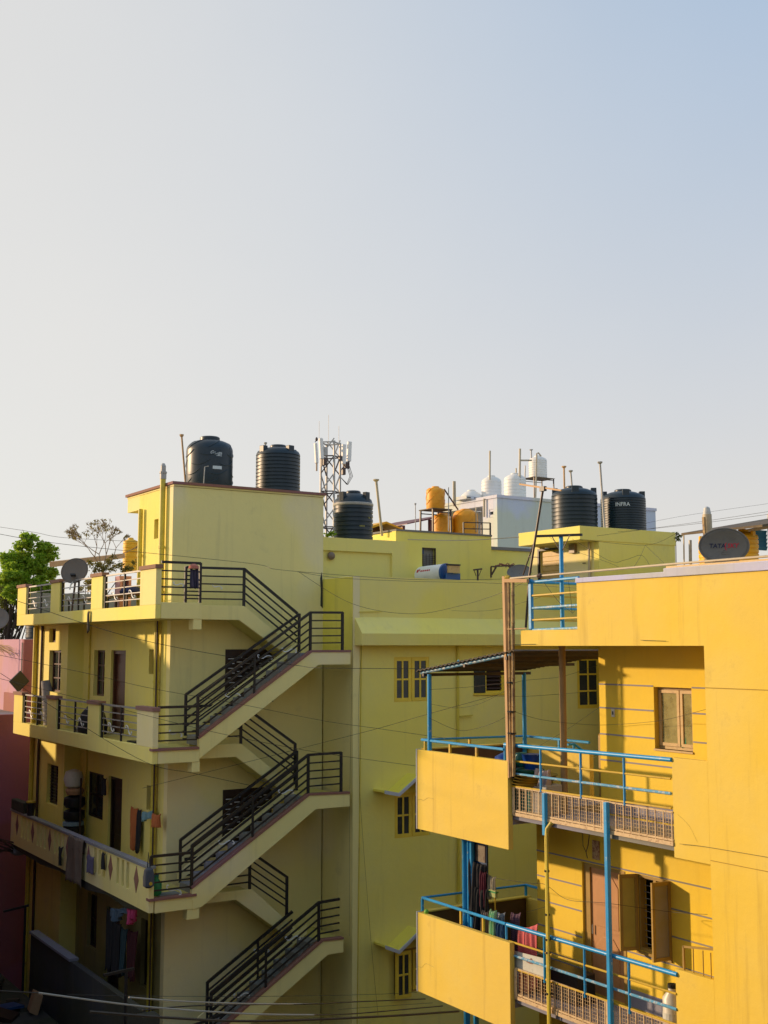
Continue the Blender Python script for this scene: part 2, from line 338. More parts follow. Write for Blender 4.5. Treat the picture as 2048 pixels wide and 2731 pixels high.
def pane_mat():
    """see-through window glass, dusty, its film lightened to stand for a reflection"""
    m, t, b = _bsdf('dusty_reflection_pane'); b.inputs['Base Color'].default_value = (0.46, 0.41, 0.17, 1); b.inputs['Roughness'].default_value = 0.08  # pale film colour paints in the reflection along with dust
    b.inputs['Specular IOR Level'].default_value = 0.3
    pos = t.nodes.new('ShaderNodeNewGeometry').outputs['Position']; n = _noise(t, pos, 4, 5, 0.6)
    tr = t.nodes.new('ShaderNodeBsdfTransparent'); mx = t.nodes.new('ShaderNodeMixShader'); t.links.new(_ramp(t, n.outputs[0], 0.1, 0.8), mx.inputs[0])
    t.links.new(b.outputs[0], mx.inputs[2]); t.links.new(tr.outputs[0], mx.inputs[1]); t.links.new(mx.outputs[0], t.nodes['Material Output'].inputs[0]); return m
M['pane_clear'] = pane_mat()
M['paper_pale'] = paint('pale_picture', (0.20, 0.16, 0.11), (0.07, 0.03, 0.02), 0.8, 0.6, 0, 7, 0.48, 0.58)

# ================================================================ GROUND
g = MB().box(-400, 900, -60, 1500, -1.6, -1.1); obj('ground', g, 'ground', kind='structure')

# ================================================================ STAIR BUILDING (left)
XA, XW, YB, D1 = 9.2, 10.14, 23.15, 24.6
LB = thing('stair_building', 'lime yellow apartment building with zigzag outside stairs, black railings and balconies on its left side', 'building', (10.14, 24.6, -1.1))
GW = [(11.47, 12.69, 8.72, 9.92), (11.46, 12.68, 5.58, 6.80)]
m = MB().wall_y(D1, D1+0.2, XW, 14.0, -1.1, 13.55, GW)
obj('front_wall', m, 'lime_pale', LB)
W2 = (28.80, 29.61, 8.74, 9.89); DR2 = (27.34, 28.35, 7.90, 9.89); S2 = (25.36, 25.84, 9.36, 9.92)
W1 = (28.66, 29.80, 5.74, 6.84); DR1 = (27.36, 28.29, 4.93, 6.86); S1 = (25.36, 25.80, 6.34, 6.88)
W0 = (28.9, 29.6, 2.6, 3.9); DR0 = (27.3, 28.2, 1.0, 3.8); S0 = (25.35, 25.95, 2.5, 3.95)
PW = (25.448, 25.700, 12.444, 12.896)
m = MB().wall_x(XW, XW+0.2, D1+0.201, 30.46, 4.66, 10.56, [W2, DR2, S2, W1, DR1, S1])
m.wall_x(XW, XW+0.2, D1+0.201, 26.65, 10.56, 13.55, [PW])
obj('side_wall', m, 'lime', LB)
obj('ground_floor_wall', MB().wall_x(XW, XW+0.2, D1+0.201, 30.46, -1.1, 4.659, [W0, DR0, S0]), 'lime_shaded_grimy', LB)
V2 = (31.516, 32.102, 10.09, 10.46); WO2 = (31.0, 32.02, 8.78, 9.88); WO1 = (30.938, 31.884, 5.85, 6.88)
m = MB().wall_x(9.72, 9.9, 30.46, 33.3, -1.1, 10.56, [V2, WO2, WO1]); m.box(9.9, 10.34, 30.461, 30.62, -1.1, 10.56); m.box(9.9, 14.0, 33.1, 33.3, -1.1, 10.56)
m.box(13.8, 14.0, 24.801, 33.099, -1.1, 10.56)
obj('rear_wall', m, 'lime', LB)
# dark rooms behind the openings
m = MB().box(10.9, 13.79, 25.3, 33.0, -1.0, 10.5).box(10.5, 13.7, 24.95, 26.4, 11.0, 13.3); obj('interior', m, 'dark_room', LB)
# penthouse head room
m = MB().box(10.34, 13.8, 26.45, 26.65, 10.9, 13.55); m.box(13.8, 14.0, 24.801, 26.65, 10.56, 13.55); obj('head_room_wall', m, 'lime_pale', LB)
m = MB().box(XW-0.0, 14.02, D1-0.02, 27.5, 13.56, 13.60); m.box(10.15, 14.0, 26.651, 27.48, 13.22, 13.559); obj('roof_slab', m, 'lime_pale', LB)
m = MB().box(10.10, 14.05, D1-0.05, D1+0.06, 13.601, 13.66); m.box(10.10, 10.2, D1+0.061, 27.53, 13.601, 13.66); obj('roof_trim', m, 'trim_red', LB)
# floor slabs and balconies
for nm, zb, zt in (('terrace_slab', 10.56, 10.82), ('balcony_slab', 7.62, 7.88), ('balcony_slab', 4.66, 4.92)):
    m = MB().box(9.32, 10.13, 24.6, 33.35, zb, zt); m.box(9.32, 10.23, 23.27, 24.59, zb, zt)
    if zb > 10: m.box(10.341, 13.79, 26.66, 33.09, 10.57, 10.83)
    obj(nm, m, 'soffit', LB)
for zb, zt in ((10.56, 10.90), (7.60, 7.86), (4.64, 4.89)):
    obj('landing_beam', MB().box(9.325, 10.24, 23.15, 23.27, zb, zt), 'lime_pale', LB, bevel=0.008)
for (a, b, zb, zt) in ((10.052, 10.243, 10.339, 10.559), (10.080, 10.258, 7.389, 7.599), (10.030, 10.302, 4.429, 4.639)):
    obj('beam_stub', MB().box(a, b, 23.16, 23.40, zb, zt), 'lime_pale', LB, bevel=0.008)
for z in (7.86, 4.89): obj('landing_trim', MB().box(9.185, 10.22, 23.12, 23.28, z+0.001, z+0.05), 'trim_red', LB)
PY_ = [(32.60, 33.43), (29.60, 30.36), (26.42, 27.20), (23.15, 24.05)]
for (pt_, lt, bt) in ((11.66, 10.85, 10.56), (8.72, 7.93, 7.60)):
    m = MB().box(9.2, 9.319, 23.151, 33.42, bt, lt); obj('balcony_parapet', m, 'lime', LB, bevel=0.006)
    for (a, b) in PY_:
        o = obj('balcony_pillar', MB().box(9.2, 9.322, a, b, lt+0.001, pt_-0.06), 'lime_pale' if a < 25 else 'lime', LB, bevel=0.006)
        obj('pillar_cap', MB().box(9.17, 9.345, a-0.03, b+0.03, pt_-0.059, pt_+0.025), 'cap', LB, bevel=0.004)
m = MB().box(13.85, 14.0, 26.66, 33.3, 10.84, 11.62); obj('terrace_parapet', m, 'concrete', LB); obj('terrace_parapet', MB().box(9.33, 13.84, 33.2, 33.32, 10.57, 11.48), 'concrete', LB)
# solid first floor parapet with slots and diamonds
slots = []
for a, b in ((170,185),(195,209),(222,238),(298,313),(325,340),(356,372),(436,454),(468,485),(500,517)):
    slots.append((a, b))
SL = [32.149, 32.322, 31.877, 32.035, 31.552, 31.731,
      30.722, 30.882, 30.438, 30.595, 30.108, 30.272,
      29.272, 29.449, 28.972, 29.136, 28.668, 28.829,
      26.329, 26.494, 26.037, 26.191, 25.751, 25.909,
      24.887, 25.045, 24.592, 24.746, 24.288, 24.453]
sz0, sz1 = 4.936, 5.483
m = MB().wall_x(9.2, 9.30, 23.16, 33.3, 4.66, 5.52, [(SL[i], SL[i+1], sz0, sz1) for i in range(0, len(SL), 2)])
obj('solid_parapet', m, 'lime_pale', LB)
obj('parapet_cap', MB().box(9.17, 9.33, 23.14, 33.32, 5.521, 5.58), 'concrete', LB, bevel=0.006)
dz0, dz1 = 4.923, 5.464
for y in (32.691, 31.252, 29.791, 28.364, 26.866, 25.411, 23.869):
    zc, h = (sz0+sz1)/2, (dz1-dz0)/2
    obj('diamond_tile', MB().prism([(y-0.13, zc), (y, zc-h), (y+0.13, zc), (y, zc+h)], 9.19, 9.21, 'yz'), 'trim_red', LB)
obj('dirt_fringe', MB().prism([(23.4, 4.66), (33.2, 4.66), (33.2, 4.56), (30.5, 4.50), (29.0, 4.58), (27.0, 4.47), (25.6, 4.60), (24.5, 4.52)], 9.22, 9.6, 'yz'), 'moss', LB)

# stairs --------------------------------------------------------
def stairs(par, p0, p1, xe, zl, zb, xb, n, pb0, label=None):
    """front flight rising to the right: p0, p1 top line; xe landing end; zl landing level; zb landing soffit; pb0 lower soffit start"""
    st = obj('front_stringer', MB().prism([(p0[0], p0[1]), (p1[0], p1[1]), (xe, zl), (xe, zb), (xb, zb), pb0, (p0[0]+0.02, pb0[1]-0.04)], 23.142, 23.25), 'lime_pale', par, bevel=0.006)
    t = 0.045
    obj('stringer_trim', MB().prism([(p0[0], p0[1]), (p1[0], p1[1]), (xe, zl), (xe, zl+t), (p1[0]-0.02, p1[1]+t), (p0[0]-0.02, p0[1]+t)], 23.125, 23.27), 'trim_red', par)
    s = (p1[1]-p0[1])/(p1[0]-p0[0])
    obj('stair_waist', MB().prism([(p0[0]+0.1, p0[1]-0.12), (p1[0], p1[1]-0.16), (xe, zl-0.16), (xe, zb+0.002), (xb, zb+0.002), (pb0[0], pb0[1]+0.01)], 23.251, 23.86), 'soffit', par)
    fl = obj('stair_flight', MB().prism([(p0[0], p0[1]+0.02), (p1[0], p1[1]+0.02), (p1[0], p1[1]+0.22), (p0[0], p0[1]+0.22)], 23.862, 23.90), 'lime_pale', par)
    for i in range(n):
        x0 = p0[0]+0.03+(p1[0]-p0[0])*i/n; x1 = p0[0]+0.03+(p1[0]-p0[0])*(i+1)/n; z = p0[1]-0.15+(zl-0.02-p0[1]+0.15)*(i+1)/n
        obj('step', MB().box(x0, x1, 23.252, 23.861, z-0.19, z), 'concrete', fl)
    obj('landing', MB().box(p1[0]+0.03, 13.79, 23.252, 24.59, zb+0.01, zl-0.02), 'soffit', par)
def back_stairs(par, xl, ztop, xt, xb, zbot, zs, xs, n, drop=0.36):
    """rear flight falling to the right from the upper landing edge xt,ztop to xb,zbot"""
    fl = obj('stair_flight', MB().prism([(xl, ztop), (xt, ztop), (xb, zbot), (xb+0.12, zbot-0.1), (xb+0.12, zbot-drop), (xs, zs), (xl, zs)], 23.92, 24.0), 'lime_pale', par, bevel=0.006)
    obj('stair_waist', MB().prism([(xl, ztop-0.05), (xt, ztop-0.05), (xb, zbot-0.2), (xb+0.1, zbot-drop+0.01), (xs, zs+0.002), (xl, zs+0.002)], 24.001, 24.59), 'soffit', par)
    for i in range(n):
        x0 = xt+(xb-xt)*i/n; x1 = xt+(xb-xt)*(i+1)/n; z = ztop-0.05+(zbot-ztop)*(i+0.6)/n
        obj('step', MB().box(x0, x1, 24.001, 24.589, z-0.18, z), 'concrete', fl)
stairs(LB, (10.22, 8.07), (12.90, 9.86), 13.90, 9.86, 9.58, 13.07, 10, (10.29, 7.70))
stairs(LB, (10.12, 5.04), (12.86, 6.74), 13.89, 6.71, 6.43, 13.02, 10, (10.35, 4.66))
stairs(LB, (10.62, 2.02), (13.22, 3.60), 13.74, 3.58, 3.30, 13.35, 9, (10.9, 1.80))
back_stairs(LB, 10.25, 10.88, 11.60, 13.0, 9.86, 10.57, 11.48, 6)
back_stairs(LB, 10.25, 7.86, 11.57, 13.0, 6.76, 7.58, 11.45, 6)
back_stairs(LB, 10.25, 4.72, 11.874, 13.1, 3.62, 4.533, 11.496, 6)

def railing(par, pts, H=0.84, fr=(0.19, 0.38, 0.58, 0.785, 1.0), mat='black_metal', name='railing', posts=None, top=0.029, thin=0.0165, vert=True, barmat=None, closed=False):
    """bars run through the base points; the posts, one sub part each"""
    rl = None
    pl = list(range(len(pts))) if posts is None else posts
    for i, (p, q) in enumerate(zip(pts, pts[1:])):
        for f in fr:
            a = (p[0], p[1], p[2]+H*f); b = (q[0], q[1], q[2]+H*f)
            r_ = top if f == fr[-1] else thin
            mb = MB().bar(a, b, r_, r_*0.9)
            if rl is None: rl = obj(name, mb, barmat or mat, par)
            else: obj('rail_bar', mb, barmat or mat, rl)
    for i in pl:
        p = pts[i]; obj('rail_post', MB().box(p[0]-0.026, p[0]+0.026, p[1]-0.026, p[1]+0.026, p[2]-0.03, p[2]+H+0.012), mat, rl)
    return rl
def scroll(par, c, s, axis, ang=0.0, mat='bright_iron'):
    """small S shaped iron ornament in the plane of the railing"""
    pts = []
    for k in range(-14, 15):
        t = k/14; a = t*4.4; rr = 0.5*abs(t)**0.0*(1.15-abs(t)*0.75)
        x = t*0.55*s + math.sin(a)*0.28*s*abs(t); z = -math.copysign(1, t)*(1-math.cos(a))*0.26*s*abs(t)
        xx = x*math.cos(ang) - z*math.sin(ang); zz = x*math.sin(ang) + z*math.cos(ang)
        pts.append((c[0]+xx, c[1], c[2]+zz) if axis == 'x' else (c[0], c[1]+xx, c[2]+zz))
    return obj('scroll_ornament', MB().path(pts, 0.0115, 5), mat, par)
# terrace level
r1 = railing(LB, [(9.33, 23.2, 10.9), (10.21, 23.2, 10.9)], posts=[1])
scroll(r1, (9.72, 23.2, 11.28), 0.22, 'x', 0.5)
r1 = railing(LB, [(10.20, 23.95, 10.86), (11.6, 23.95, 10.87), (12.955, 23.95, 9.9)], posts=[0, 1])
scroll(r1, (10.95, 23.95, 11.3), 0.22, 'x', 0.4)
r1 = railing(LB, [(10.20, 23.19, 8.10), (12.88, 23.19, 9.90), (13.71, 23.19, 9.91)])
obj('rail_post', MB().box(11.49, 11.53, 23.17, 23.21, 8.95, 9.8), 'black_metal', r1)
scroll(r1, (12.35, 23.19, 9.9), 0.34, 'x', 0.6); scroll(r1, (11.0, 23.19, 8.95), 0.34, 'x', 0.6)
r1 = railing(LB, [(10.22, 23.87, 8.12), (12.965, 23.87, 9.88)]); scroll(r1, (12.1, 23.87, 9.75), 0.34, 'x', 0.6)
# second floor
r1 = railing(LB, [(9.33, 23.2, 7.9), (10.19, 23.2, 7.9)], posts=[]); scroll(r1, (9.72, 23.2, 8.2), 0.28, 'x', 0.4)
railing(LB, [(10.2, 23.95, 7.86), (11.57, 23.95, 7.87), (12.93, 23.95, 6.95)], posts=[1, 2])
r1 = railing(LB, [(10.13, 23.19, 5.06), (12.85, 23.19, 6.77), (13.69, 23.19, 6.78)])
obj('rail_post', MB().box(11.49, 11.53, 23.17, 23.21, 5.9, 6.75), 'black_metal', r1)
scroll(r1, (12.3, 23.19, 6.85), 0.34, 'x', 0.6); scroll(r1, (10.9, 23.19, 5.9), 0.34, 'x', 0.6)
railing(LB, [(10.16, 23.87, 5.08), (12.93, 23.87, 6.80)])
# first floor
r1 = railing(LB, [(9.25, 23.2, 4.92), (10.12, 23.2, 4.92)], posts=[0]); scroll(r1, (9.75, 23.2, 5.05), 0.34, 'x', 0.2)
railing(LB, [(10.3, 23.95, 4.70), (11.83, 23.95, 4.72), (12.75, 23.95, 4.08)], H=0.8, posts=[1, 2])
r1 = railing(LB, [(10.61, 23.19, 2.08), (13.14, 23.19, 3.60), (13.66, 23.19, 3.62)], H=0.82, posts=[0, 1])
obj('rail_post', MB().box(11.84, 11.88, 23.17, 23.21, 2.78, 3.6), 'black_metal', r1)
scroll(r1, (12.5, 23.19, 3.75), 0.34, 'x', 0.6); scroll(r1, (11.3, 23.19, 2.75), 0.34, 'x', 0.6)
r1 = railing(LB, [(10.83, 23.87, 2.10), (12.85, 23.87, 3.32)], H=0.82, posts=[0]); scroll(r1, (12.1, 23.87, 3.4), 0.34, 'x', 0.6)
obj('rail_post', MB().box(11.99, 12.03, 23.85, 23.89, 2.8, 3.65), 'black_metal', r1)
railing(LB, [(9.75, 22.9, 1.75), (10.8, 22.9, 1.95)], H=0.6, fr=(0.5, 1.0), posts=[0])
# balcony railings between the pillars on the left side
for (zb, H) in ((10.86, 0.74), (7.94, 0.74)):
    for (a, b) in ((24.05, 26.42), (27.2, 29.6), (30.36, 32.6)):
        r1 = railing(LB, [(9.26, b-0.05, zb), ((9.26), a+0.02, zb)], H=H, posts=[0], barmat='grey_metal', top=0.02, thin=0.012)
        obj('rail_post', MB().box(9.24, 9.28, (a+b)/2-0.12, (a+b)/2-0.08, zb-0.02, zb+H), 'black_metal', r1)
        scroll(r1, (9.26, a+(b-a)*0.73, zb+0.26), 0.36, 'y', 1.1); scroll(r1, (9.26, a+(b-a)*0.27, zb+0.26), 0.36, 'y', 1.1)

# windows and doors in the left side -----------------------------
def window_x(par, X, y0, y1, z0, z1, fm='wood', gm='glass', cols=2, rows=2, depth=0.1, fw=0.05, bars=0):
    """opening in a wall facing -X"""
    f = MB().box(X+depth, X+depth+0.06, y0, y1, z0, z0+fw).box(X+depth, X+depth+0.06, y0, y1, z1-fw, z1)
    f.box(X+depth, X+depth+0.06, y0, y0+fw, z0+fw, z1-fw).box(X+depth, X+depth+0.06, y1-fw, y1, z0+fw, z1-fw)
    for c in range(1, cols):
        y = y0+(y1-y0)*c/cols; f.box(X+depth+0.002, X+depth+0.058, y-fw*0.6, y+fw*0.6, z0+fw, z1-fw)
    for r_ in range(1, rows):
        z = z0+(z1-z0)*r_/rows; f.box(X+depth+0.004, X+depth+0.05, y0+fw, y1-fw, z-fw*0.35, z+fw*0.35)
    wd = obj('window', f, fm, par)
    for c in range(cols):
        ya = y0+(y1-y0)*c/cols+0.02; yb = y0+(y1-y0)*(c+1)/cols-0.02
        obj('pane', MB().box(X+depth+0.03, X+depth+0.036, ya, yb, z0+0.02, z1-0.02), gm, wd)
    for k in range(bars):
        z = z0+(z1-z0)*(k+1)/(bars+1); obj('window_bar', MB().path([(X+depth-0.02, y0+0.01, z), (X+depth-0.02, y1-0.01, z)], 0.006, 5), 'dark_metal', wd)
    return wd
def window_y(par, Y, x0, x1, z0, z1, fm='frame_yellow', gm='glass', cols=2, rows=2, depth=0.08, fw=0.05, sub=1):
    """opening in a wall facing -Y"""
    f = MB().box(x0, x1, Y+depth, Y+depth+0.06, z0, z0+fw).box(x0, x1, Y+depth, Y+depth+0.06, z1-fw, z1)
    f.box(x0, x0+fw, Y+depth, Y+depth+0.06, z0+fw, z1-fw).box(x1-fw, x1, Y+depth, Y+depth+0.06, z0+fw, z1-fw)
    for c in range(1, cols):
        x = x0+(x1-x0)*c/cols; f.box(x-fw*0.8, x+fw*0.8, Y+depth+0.002, Y+depth+0.058, z0+fw, z1-fw)
    wd = obj('window', f, fm, par)
    for c in range(cols):
        xa = x0+(x1-x0)*c/cols+0.01; xb = x0+(x1-x0)*(c+1)/cols-0.01
        casement(wd, xa, xb, Y+depth-0.012, z0+0.015, z1-0.015, fm, gm, rows)
    return wd
def casement(wd, xa, xb, y, za, zb, fm, gm, rows=2, fw=0.075, M2=None):
    s = MB().box(xa, xb, y, y+0.04, za, za+fw).box(xa, xb, y, y+0.04, zb-fw, zb).box(xa, xa+fw, y, y+0.04, za+fw, zb-fw).box(xb-fw, xb, y, y+0.04, za+fw, zb-fw)
    xm = (xa+xb)/2; s.box(xm-0.022, xm+0.022, y+0.003, y+0.037, za+fw, zb-fw)
    for r_ in range(1, rows):
        z = za+(zb-za)*r_/rows; s.box(xa+fw, xb-fw, y+0.005, y+0.035, z-0.02, z+0.02)
    obj('casement', s, fm, wd)
    for r_ in range(rows):
        for c in (0, 1):
            z0 = za+fw+(zb-za-2*fw)*r_/rows; z1 = za+fw+(zb-za-2*fw)*(r_+1)/rows
            x0 = xa+fw if c == 0 else xm; x1 = xm if c == 0 else xb-fw
            obj('pane', MB().box(x0, x1, y+0.018, y+0.024, z0, z1), gm, wd)
window_x(LB, XW, *W2, cols=2, rows=3); window_x(LB, XW, *S2, cols=1, rows=1, fm='wood'); window_x(LB, XW, *S1, cols=1, rows=1)
window_x(LB, XW, *W1, fm='wood_dark', cols=2, rows=2, depth=0.03); window_x(LB, XW, *W0, fm='wood_dark', cols=2, rows=2); window_x(LB, XW, *S0, fm='wood_dark', cols=1, rows=1)
window_x(LB, XW, *PW, cols=1, rows=1, fm='wood', depth=0.12)
window_x(LB, 9.72, *WO2, cols=2, rows=3, bars=0); window_x(LB, 9.72, *WO1, fm='wood_dark', cols=2, rows=2, bars=12); window_x(LB, 9.72, *V2, cols=1, rows=1)
for (y0, y1, z0, z1), mt in ((DR2, 'wood'), (DR1, 'wood_dark'), (DR0, 'wood_dark')):
    f = MB().box(XW+0.06, XW+0.14, y0, y0+0.08, z0, z1).box(XW+0.06, XW+0.14, y1-0.08, y1, z0, z1).box(XW+0.06, XW+0.14, y0+0.08, y1-0.08, z1-0.09, z1)
    d = obj('door', f, mt, LB)
    obj('door_leaf', MB().box(XW+0.12, XW+0.165, y0+0.08, y1-0.08, z0+0.01, z1-0.09), mt, d)
    for k in range(3):
        za = z0+0.15+k*0.55; obj('door_panel', MB().box(XW+0.105, XW+0.119, y0+0.2, y1-0.2, za, za+0.42), mt, d)
    obj('handle', MB().box(XW+0.07, XW+0.10, y0+0.12, y0+0.15, z0+0.85, z0+1.0), 'grey_metal', d)
# grille windows on the stair wall
for (x0, x1, z0, z1) in GW:
    f = MB()
    for a in (x0, x1-0.06, x0+0.36*(x1-x0), x0+0.64*(x1-x0)): f.box(a, a+0.06, D1-0.015, D1+0.08, z0, z1)
    f.box(x0+0.061, x1-0.061, D1-0.01, D1+0.075, z0, z0+0.07).box(x0+0.061, x1-0.061, D1-0.01, D1+0.075, z1-0.16, z1)
    wd = obj('grille_window', f, 'wood_dark', LB)
    obj('shutter', MB().box(x0+0.05, x1-0.05, D1+0.05, D1+0.07, z0+0.05, z1-0.05), 'wood_dark', wd)
    for c in range(3):
        xa = x0+(x1-x0)*(0.055, 0.41, 0.69)[c]; xb = x0+(x1-x0)*(0.36, 0.64, 0.945)[c]
        for k in range(9):
            z = z0+0.12+(z1-z0-0.34)*k/8
            off = (k*0.37) % 0.4
            g_ = MB().box(xa+0.01, xa+(xb-xa)*(0.35+off*0.5), D1+0.0, D1+0.014, z, z+0.016).box(xa+(xb-xa)*(0.5+off*0.5), xb-0.01, D1+0.0, D1+0.014, z+0.034, z+0.05)
            obj('grille_bar', g_, 'bright_iron' if c != 1 else 'grey_metal', wd)
# rain and soil pipes
def downpipe(par, pts, r, mat='pipe_yellow', clips=(), n=10):
    p = obj('downpipe', MB().path(pts, r, n), mat, par, smooth=True)
    for c in clips: obj('pipe_clip', MB().lathe(c, [(r+0.012, -0.03), (r+0.012, 0.03)], n), mat, p)
    return p
py = 25.000
p_ = downpipe(LB, [(10.05, py, 10.8), (10.05, py, 13.75)], 0.065, clips=[(10.05, py, 12.2), (10.05, py, 11.2)])
obj('vent_cowl', MB().lathe((10.05, py, 13.75), [(0.075, 0), (0.075, 0.12), (0.085, 0.13), (0.085, 0.17), (0.06, 0.18), (0.06, 0.30), (0.03, 0.36)], 12), 'pvc_grey', p_)
downpipe(LB, [(10.06, 26.369, 10.85), (10.06, 26.369, 13.2)], 0.055, clips=[(10.06, 26.369, 12.1)])
downpipe(LB, [(10.05, 25.17, 1.5), (10.05, 25.17, 10.55)], 0.06, clips=[(10.05, 25.17, 9.2), (10.05, 25.17, 6.4), (10.05, 25.17, 8.4)])
downpipe(LB, [(10.0, 25.02, 1.5), (10.0, 25.02, 10.55)], 0.02, 'dark_metal')
downpipe(LB, [(9.66, 33.15, -1), (9.66, 33.15, 10.55)], 0.06); downpipe(LB, [(9.68, 32.6, -1), (9.68, 32.6, 10.55)], 0.035, 'dark_metal')
downpipe(LB, [(10.11, 29.88, 4.9), (10.11, 29.88, 10.55)], 0.02, 'pipe_yellow')
obj('crack_filler', MB().prism([(13.93, 10.95), (13.99, 10.9), (13.985, 11.5), (13.96, 11.75), (13.92, 11.6), (13.94, 11.3)], D1-0.012, D1-0.001), 'moss', LB)

# ================================================================ MIDDLE BUILDING
YM = 23.25
MBd = thing('middle_building', 'tall lime yellow building between the outside stairs and the amber house, with yellow casement windows', 'building', (14.0, 23.25, -1.1))
WA = (15.146, 16.143, 8.701, 9.738)
WB = (17.461, 18.419, 8.853, 9.535)
WC = (20.793, 20.793+1.55, 8.389, 9.710)
WD = (15.160, 16.138, 5.603, 6.610)
WE = (15.135, 15.135+1.0, 2.147, 3.125)
m = MB().wall_y(YM, YM+0.2, 14.2, 29.0, -1.1, 11.60, [WA, WB, WC, WD, WE])
m.box(14.2, 14.4, YM+0.201, 33.0, -1.1, 10.5); m.box(28.8, 29.0, YM+0.201, 33, -1.1, 11.6)
obj('front_wall', m, 'lime', MBd)
m = MB().box(14.02, 14.199, YM-0.02, 24.6, -1.1, 11.60); obj('corner_pier', m, 'lime_pale', MBd, bevel=0.01)
m = MB().box(14.199, 14.38, 23.452, 24.55, 10.5, 11.6).box(14.0, 14.02, YM, 24.6, 9.9, 11.58); obj('stairwell_wall', m, 'lime_bright', MBd)
obj('roof_slab', MB().box(14.4, 28.79, YM+0.21, 33.0, 10.5, 10.8), 'roof_grey', MBd)
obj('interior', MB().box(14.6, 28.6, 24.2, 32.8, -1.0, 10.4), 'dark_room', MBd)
obj('roof_ledge', MB().prism([(23.249, 10.66), (22.90, 10.28), (22.92, 10.01), (23.249, 10.01)], 14.06, 29.2, 'yz'), 'lime', MBd, bevel=0.006)
window_y(MBd, YM, *WA, cols=2, rows=2, depth=0.02)
wd = window_y(MBd, YM, *WC, cols=2, rows=3, depth=0.02)
wd = window_y(MBd, YM, *WD, cols=2, rows=2, depth=0.02)
# louvre window with one shutter swung open
x0, x1, z0, z1 = WB; xm = x0+(x1-x0)*0.36
f = MB().box(xm, x1, YM+0.04, YM+0.1, z0, z0+0.05).box(xm, x1, YM+0.04, YM+0.1, z1-0.05, z1).box(xm, xm+0.07, YM+0.04, YM+0.1, z0+0.05, z1-0.05).box(x1-0.08, x1, YM+0.04, YM+0.1, z0+0.05, z1-0.05)
f.box(x0-0.02, x1+0.02, YM-0.03, YM+0.03, z0-0.05, z0-0.001)
wd = obj('louvre_window', f, 'frame_yellow', MBd)
for k in range(6):
    z = z0+0.09+(z1-z0-0.16)*k/5.5
    obj('louvre', MB().prism([(YM+0.02, z), (YM+0.10, z+0.07), (YM+0.105, z+0.065), (YM+0.025, z-0.005)], xm+0.07, x1-0.08, 'yz'), 'dark_metal', wd)
obj('dark_back', MB().box(xm+0.01, x1-0.01, YM+0.14, YM+0.15, z0, z1), 'dark_room', wd)
obj('shutter', MB().box(x0, xm-0.01, YM-0.03, YM+0.0, z0+0.01, z1-0.01), 'glass', wd)
# lower window with one casement open towards the street
x0, x1, z0, z1 = WE
f = MB().box(x0, x0+0.05, YM+0.02, YM+0.1, z0, z1).box(x1-0.05, x1, YM+0.02, YM+0.1, z0, z1).box(x0+0.05, x1-0.05, YM+0.02, YM+0.1, z0, z0+0.05).box(x0+0.05, x1-0.05, YM+0.02, YM+0.1, z1-0.05, z1).box(x0+0.46, x0+0.52, YM+0.03, YM+0.09, z0+0.05, z1-0.05)
wd = obj('window', f, 'frame_brown', MBd)
casement(wd, x0+0.52, x1-0.05, YM+0.0, z0+0.05, z1-0.05, 'frame_yellow', 'glass')
casement(wd, x0-0.02, x0+0.40, YM-0.12, z0-0.06, z1-0.02, 'frame_yellow', 'glass')
for k in range(5): obj('window_bar', MB().path([(x0+0.42+0.02*k, YM+0.07, z0+0.06), (x0+0.42+0.02*k, YM+0.07, z1-0.06)], 0.005, 5), 'dark_metal', wd)
# pagoda shaped sun shades over the two lower windows
for (a, b, c) in (((14.575, 22.750, 6.765), (14.958, 22.750, 6.685), (15.399, 22.750, 6.975)), ((14.591, 22.750, 3.404), (14.952, 22.750, 3.250), (15.403, 22.750, 3.540))):
    xp = c[0]+0.12; zp = c[2]+0.09; xr, xr2 = 2*xp-b[0], 2*xp-a[0]
    top = [(a[0], a[2]), (b[0], b[2]), (xp, zp), (xr, b[2]), (xr2, a[2])]
    T = 0.045; low = [(x, z-T) for x, z in top][::-1]
    h = obj('sun_shade', MB().prism(top+low, 22.77, YM-0.001, 'xz'), 'lime_bright', MBd)
    obj('shade_edge', MB().prism([(x, z+0.012) for x, z in top]+[(x, z-T-0.02) for x, z in top][::-1], 22.735, 22.769, 'xz'), 'lav_trim', h)
downpipe(MBd, [(16.928, 23.2, 4.0), (16.954, 23.2, 10.0)], 0.03, 'pipe_yellow')
downpipe(MBd, [(14.130, 23.22, 0.0), (14.238, 23.22, 10.0)], 0.012, 'pipe_yellow')
obj('wall_bracket', MB().bar((16.998, 23.200, 8.314), (17.376, 23.200, 8.332), 0.012), 'pipe_yellow', MBd)
obj('wall_bracket', MB().bar((14.174, 23.220, 10.773), (14.794, 23.220, 10.794), 0.008), 'pipe_yellow', MBd)

